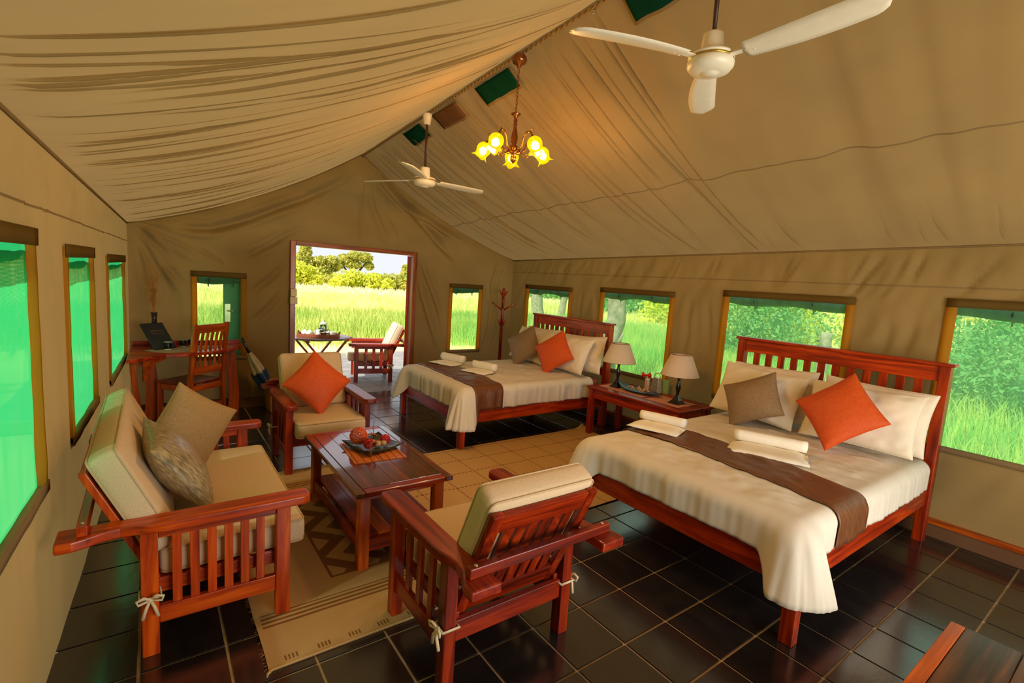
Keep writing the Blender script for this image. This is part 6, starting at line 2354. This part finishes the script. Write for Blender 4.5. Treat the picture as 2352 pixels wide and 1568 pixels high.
for k, (x, y, lab) in enumerate(((-0.195, 0.02, 'white cup tipped on its side at the end of the tea tray'), (-0.125, -0.04, 'white cup tipped on its side, second from the tray end'))):
    t = thing('cup', lab, 'cup', on(x, y, 0.046), 0.5 * k, 'cups on the tea tray')
    MB().lathe([(0.018, -0.03), (0.032, -0.02), (0.040, 0.005), (0.042, 0.034), (0.040, 0.034), (0.036, 0.0), (0.02, -0.026), (0, -0.026)], 18, (0, 0, 0), Mc).build('bowl', M_CHINA, t, smooth=True)
    MB().tube([(0.036 + 0.012 * math.sin(a), 0.0, -0.004 + 0.014 * math.cos(a)) for a in [PI * q / 8 for q in range(9)]], 0.003, 6).build('handle', M_CHINA, t, smooth=True)
t = thing('milk_jug', 'white milk jug left of the coffee plunger', 'jug', on(-0.005, -0.02), 0)
MB().lathe([(0.028, 0), (0.036, 0.02), (0.034, 0.05), (0.024, 0.072), (0.030, 0.092), (0.028, 0.092), (0.02, 0.07), (0, 0.06)], 18).build('body', M_CHINA, t, smooth=True)
MB().tube([(-0.03, 0, 0.08), (-0.052, 0, 0.07), (-0.05, 0, 0.04), (-0.034, 0, 0.03)], 0.004, 6).build('handle', M_CHINA, t, smooth=True)
t = thing('coffee_plunger', 'glass coffee plunger with steel lid and raised rod on the tray', 'coffee pot', on(0.055, 0.02), 0)
MB().lathe([(0.0, 0.004), (0.042, 0.004), (0.042, 0.155), (0.040, 0.155)], 20, cap=False).build('glass', M_GLASS, t, smooth=True)
MB().lathe([(0, 0.005), (0.039, 0.005), (0.039, 0.058), (0, 0.058)], 20).build('coffee', M_COFFEE, t, smooth=True)
MB().lathe([(0.0435, 0.05), (0.044, 0.052), (0.044, 0.058), (0.0435, 0.06)], 20, cap=False).build('steel_band', M_STEEL, t, smooth=True)
MB().lathe([(0, 0.08), (0.040, 0.08), (0.040, 0.098), (0, 0.098)], 20).build('filter', plain('blue_glass', S(110, 130, 130), 0.15, coat=0.5), t, smooth=True)
MB().tube([(0, 0, 0.10), (0, 0, 0.19)], 0.003, 8).build('rod', M_STEEL, t, smooth=True)
MB().lathe([(0.050, 0.168), (0.048, 0.178), (0.028, 0.196), (0.012, 0.203), (0.012, 0.214), (0.016, 0.222), (0, 0.226)], 20).build('lid', M_STEEL, t, smooth=True)
for k, (x, y, r, h, m_, lab) in enumerate(((0.125, -0.005, 0.036, 0.056, M_GLASS, 'squat glass sugar jar right of the coffee plunger'), (0.185, -0.02, 0.035, 0.07, M_CHINA, 'white mug at the right end of the tea tray'), (0.115, 0.07, 0.022, 0.085, M_CHINA, 'small white pot behind the sugar jar'), (0.0, 0.065, 0.016, 0.10, M_COFFEE, 'brown tin behind the milk jug'), (0.035, 0.08, 0.018, 0.105, M_COFFEE, 'dark brown tin beside the coffee plunger'))):
    t = thing(('sugar_jar', 'mug', 'small_pot', 'brown_tin', 'brown_tin')[k], lab, ('jar', 'mug', 'pot', 'tin', 'tin')[k], on(x, y), 0)
    MB().lathe([(0, 0), (r * 0.95, 0), (r, 0.006), (r, h * 0.86), (r * 0.9, h), (r * 0.82, h), (r * 0.8, h * 0.9), (0, h * 0.9)], 18).build('body', m_, t, smooth=True)
    if k == 0:
        MB().lathe([(0, 0.002), (r * 0.86, 0.002), (r * 0.86, h * 0.5), (0, h * 0.5)], 16).build('sugar', M_DRIFT, t, smooth=True)
        MB().lathe([(r, h), (r * 0.9, h + 0.012), (0.008, h + 0.018), (0.008, h + 0.028), (0, h + 0.03)], 16).build('lid', M_STEEL, t, smooth=True)
    elif k == 1:
        MB().tube([(r, 0, h * 0.75), (r + 0.022, 0, h * 0.65), (r + 0.02, 0, h * 0.35), (r, 0, h * 0.25)], 0.004, 6).build('handle', M_CHINA, t, smooth=True)
    else:
        MB().lathe([(r * 0.92, h), (r * 0.92, h + 0.008), (0, h + 0.01)], 16).build('lid', m_, t, smooth=True)
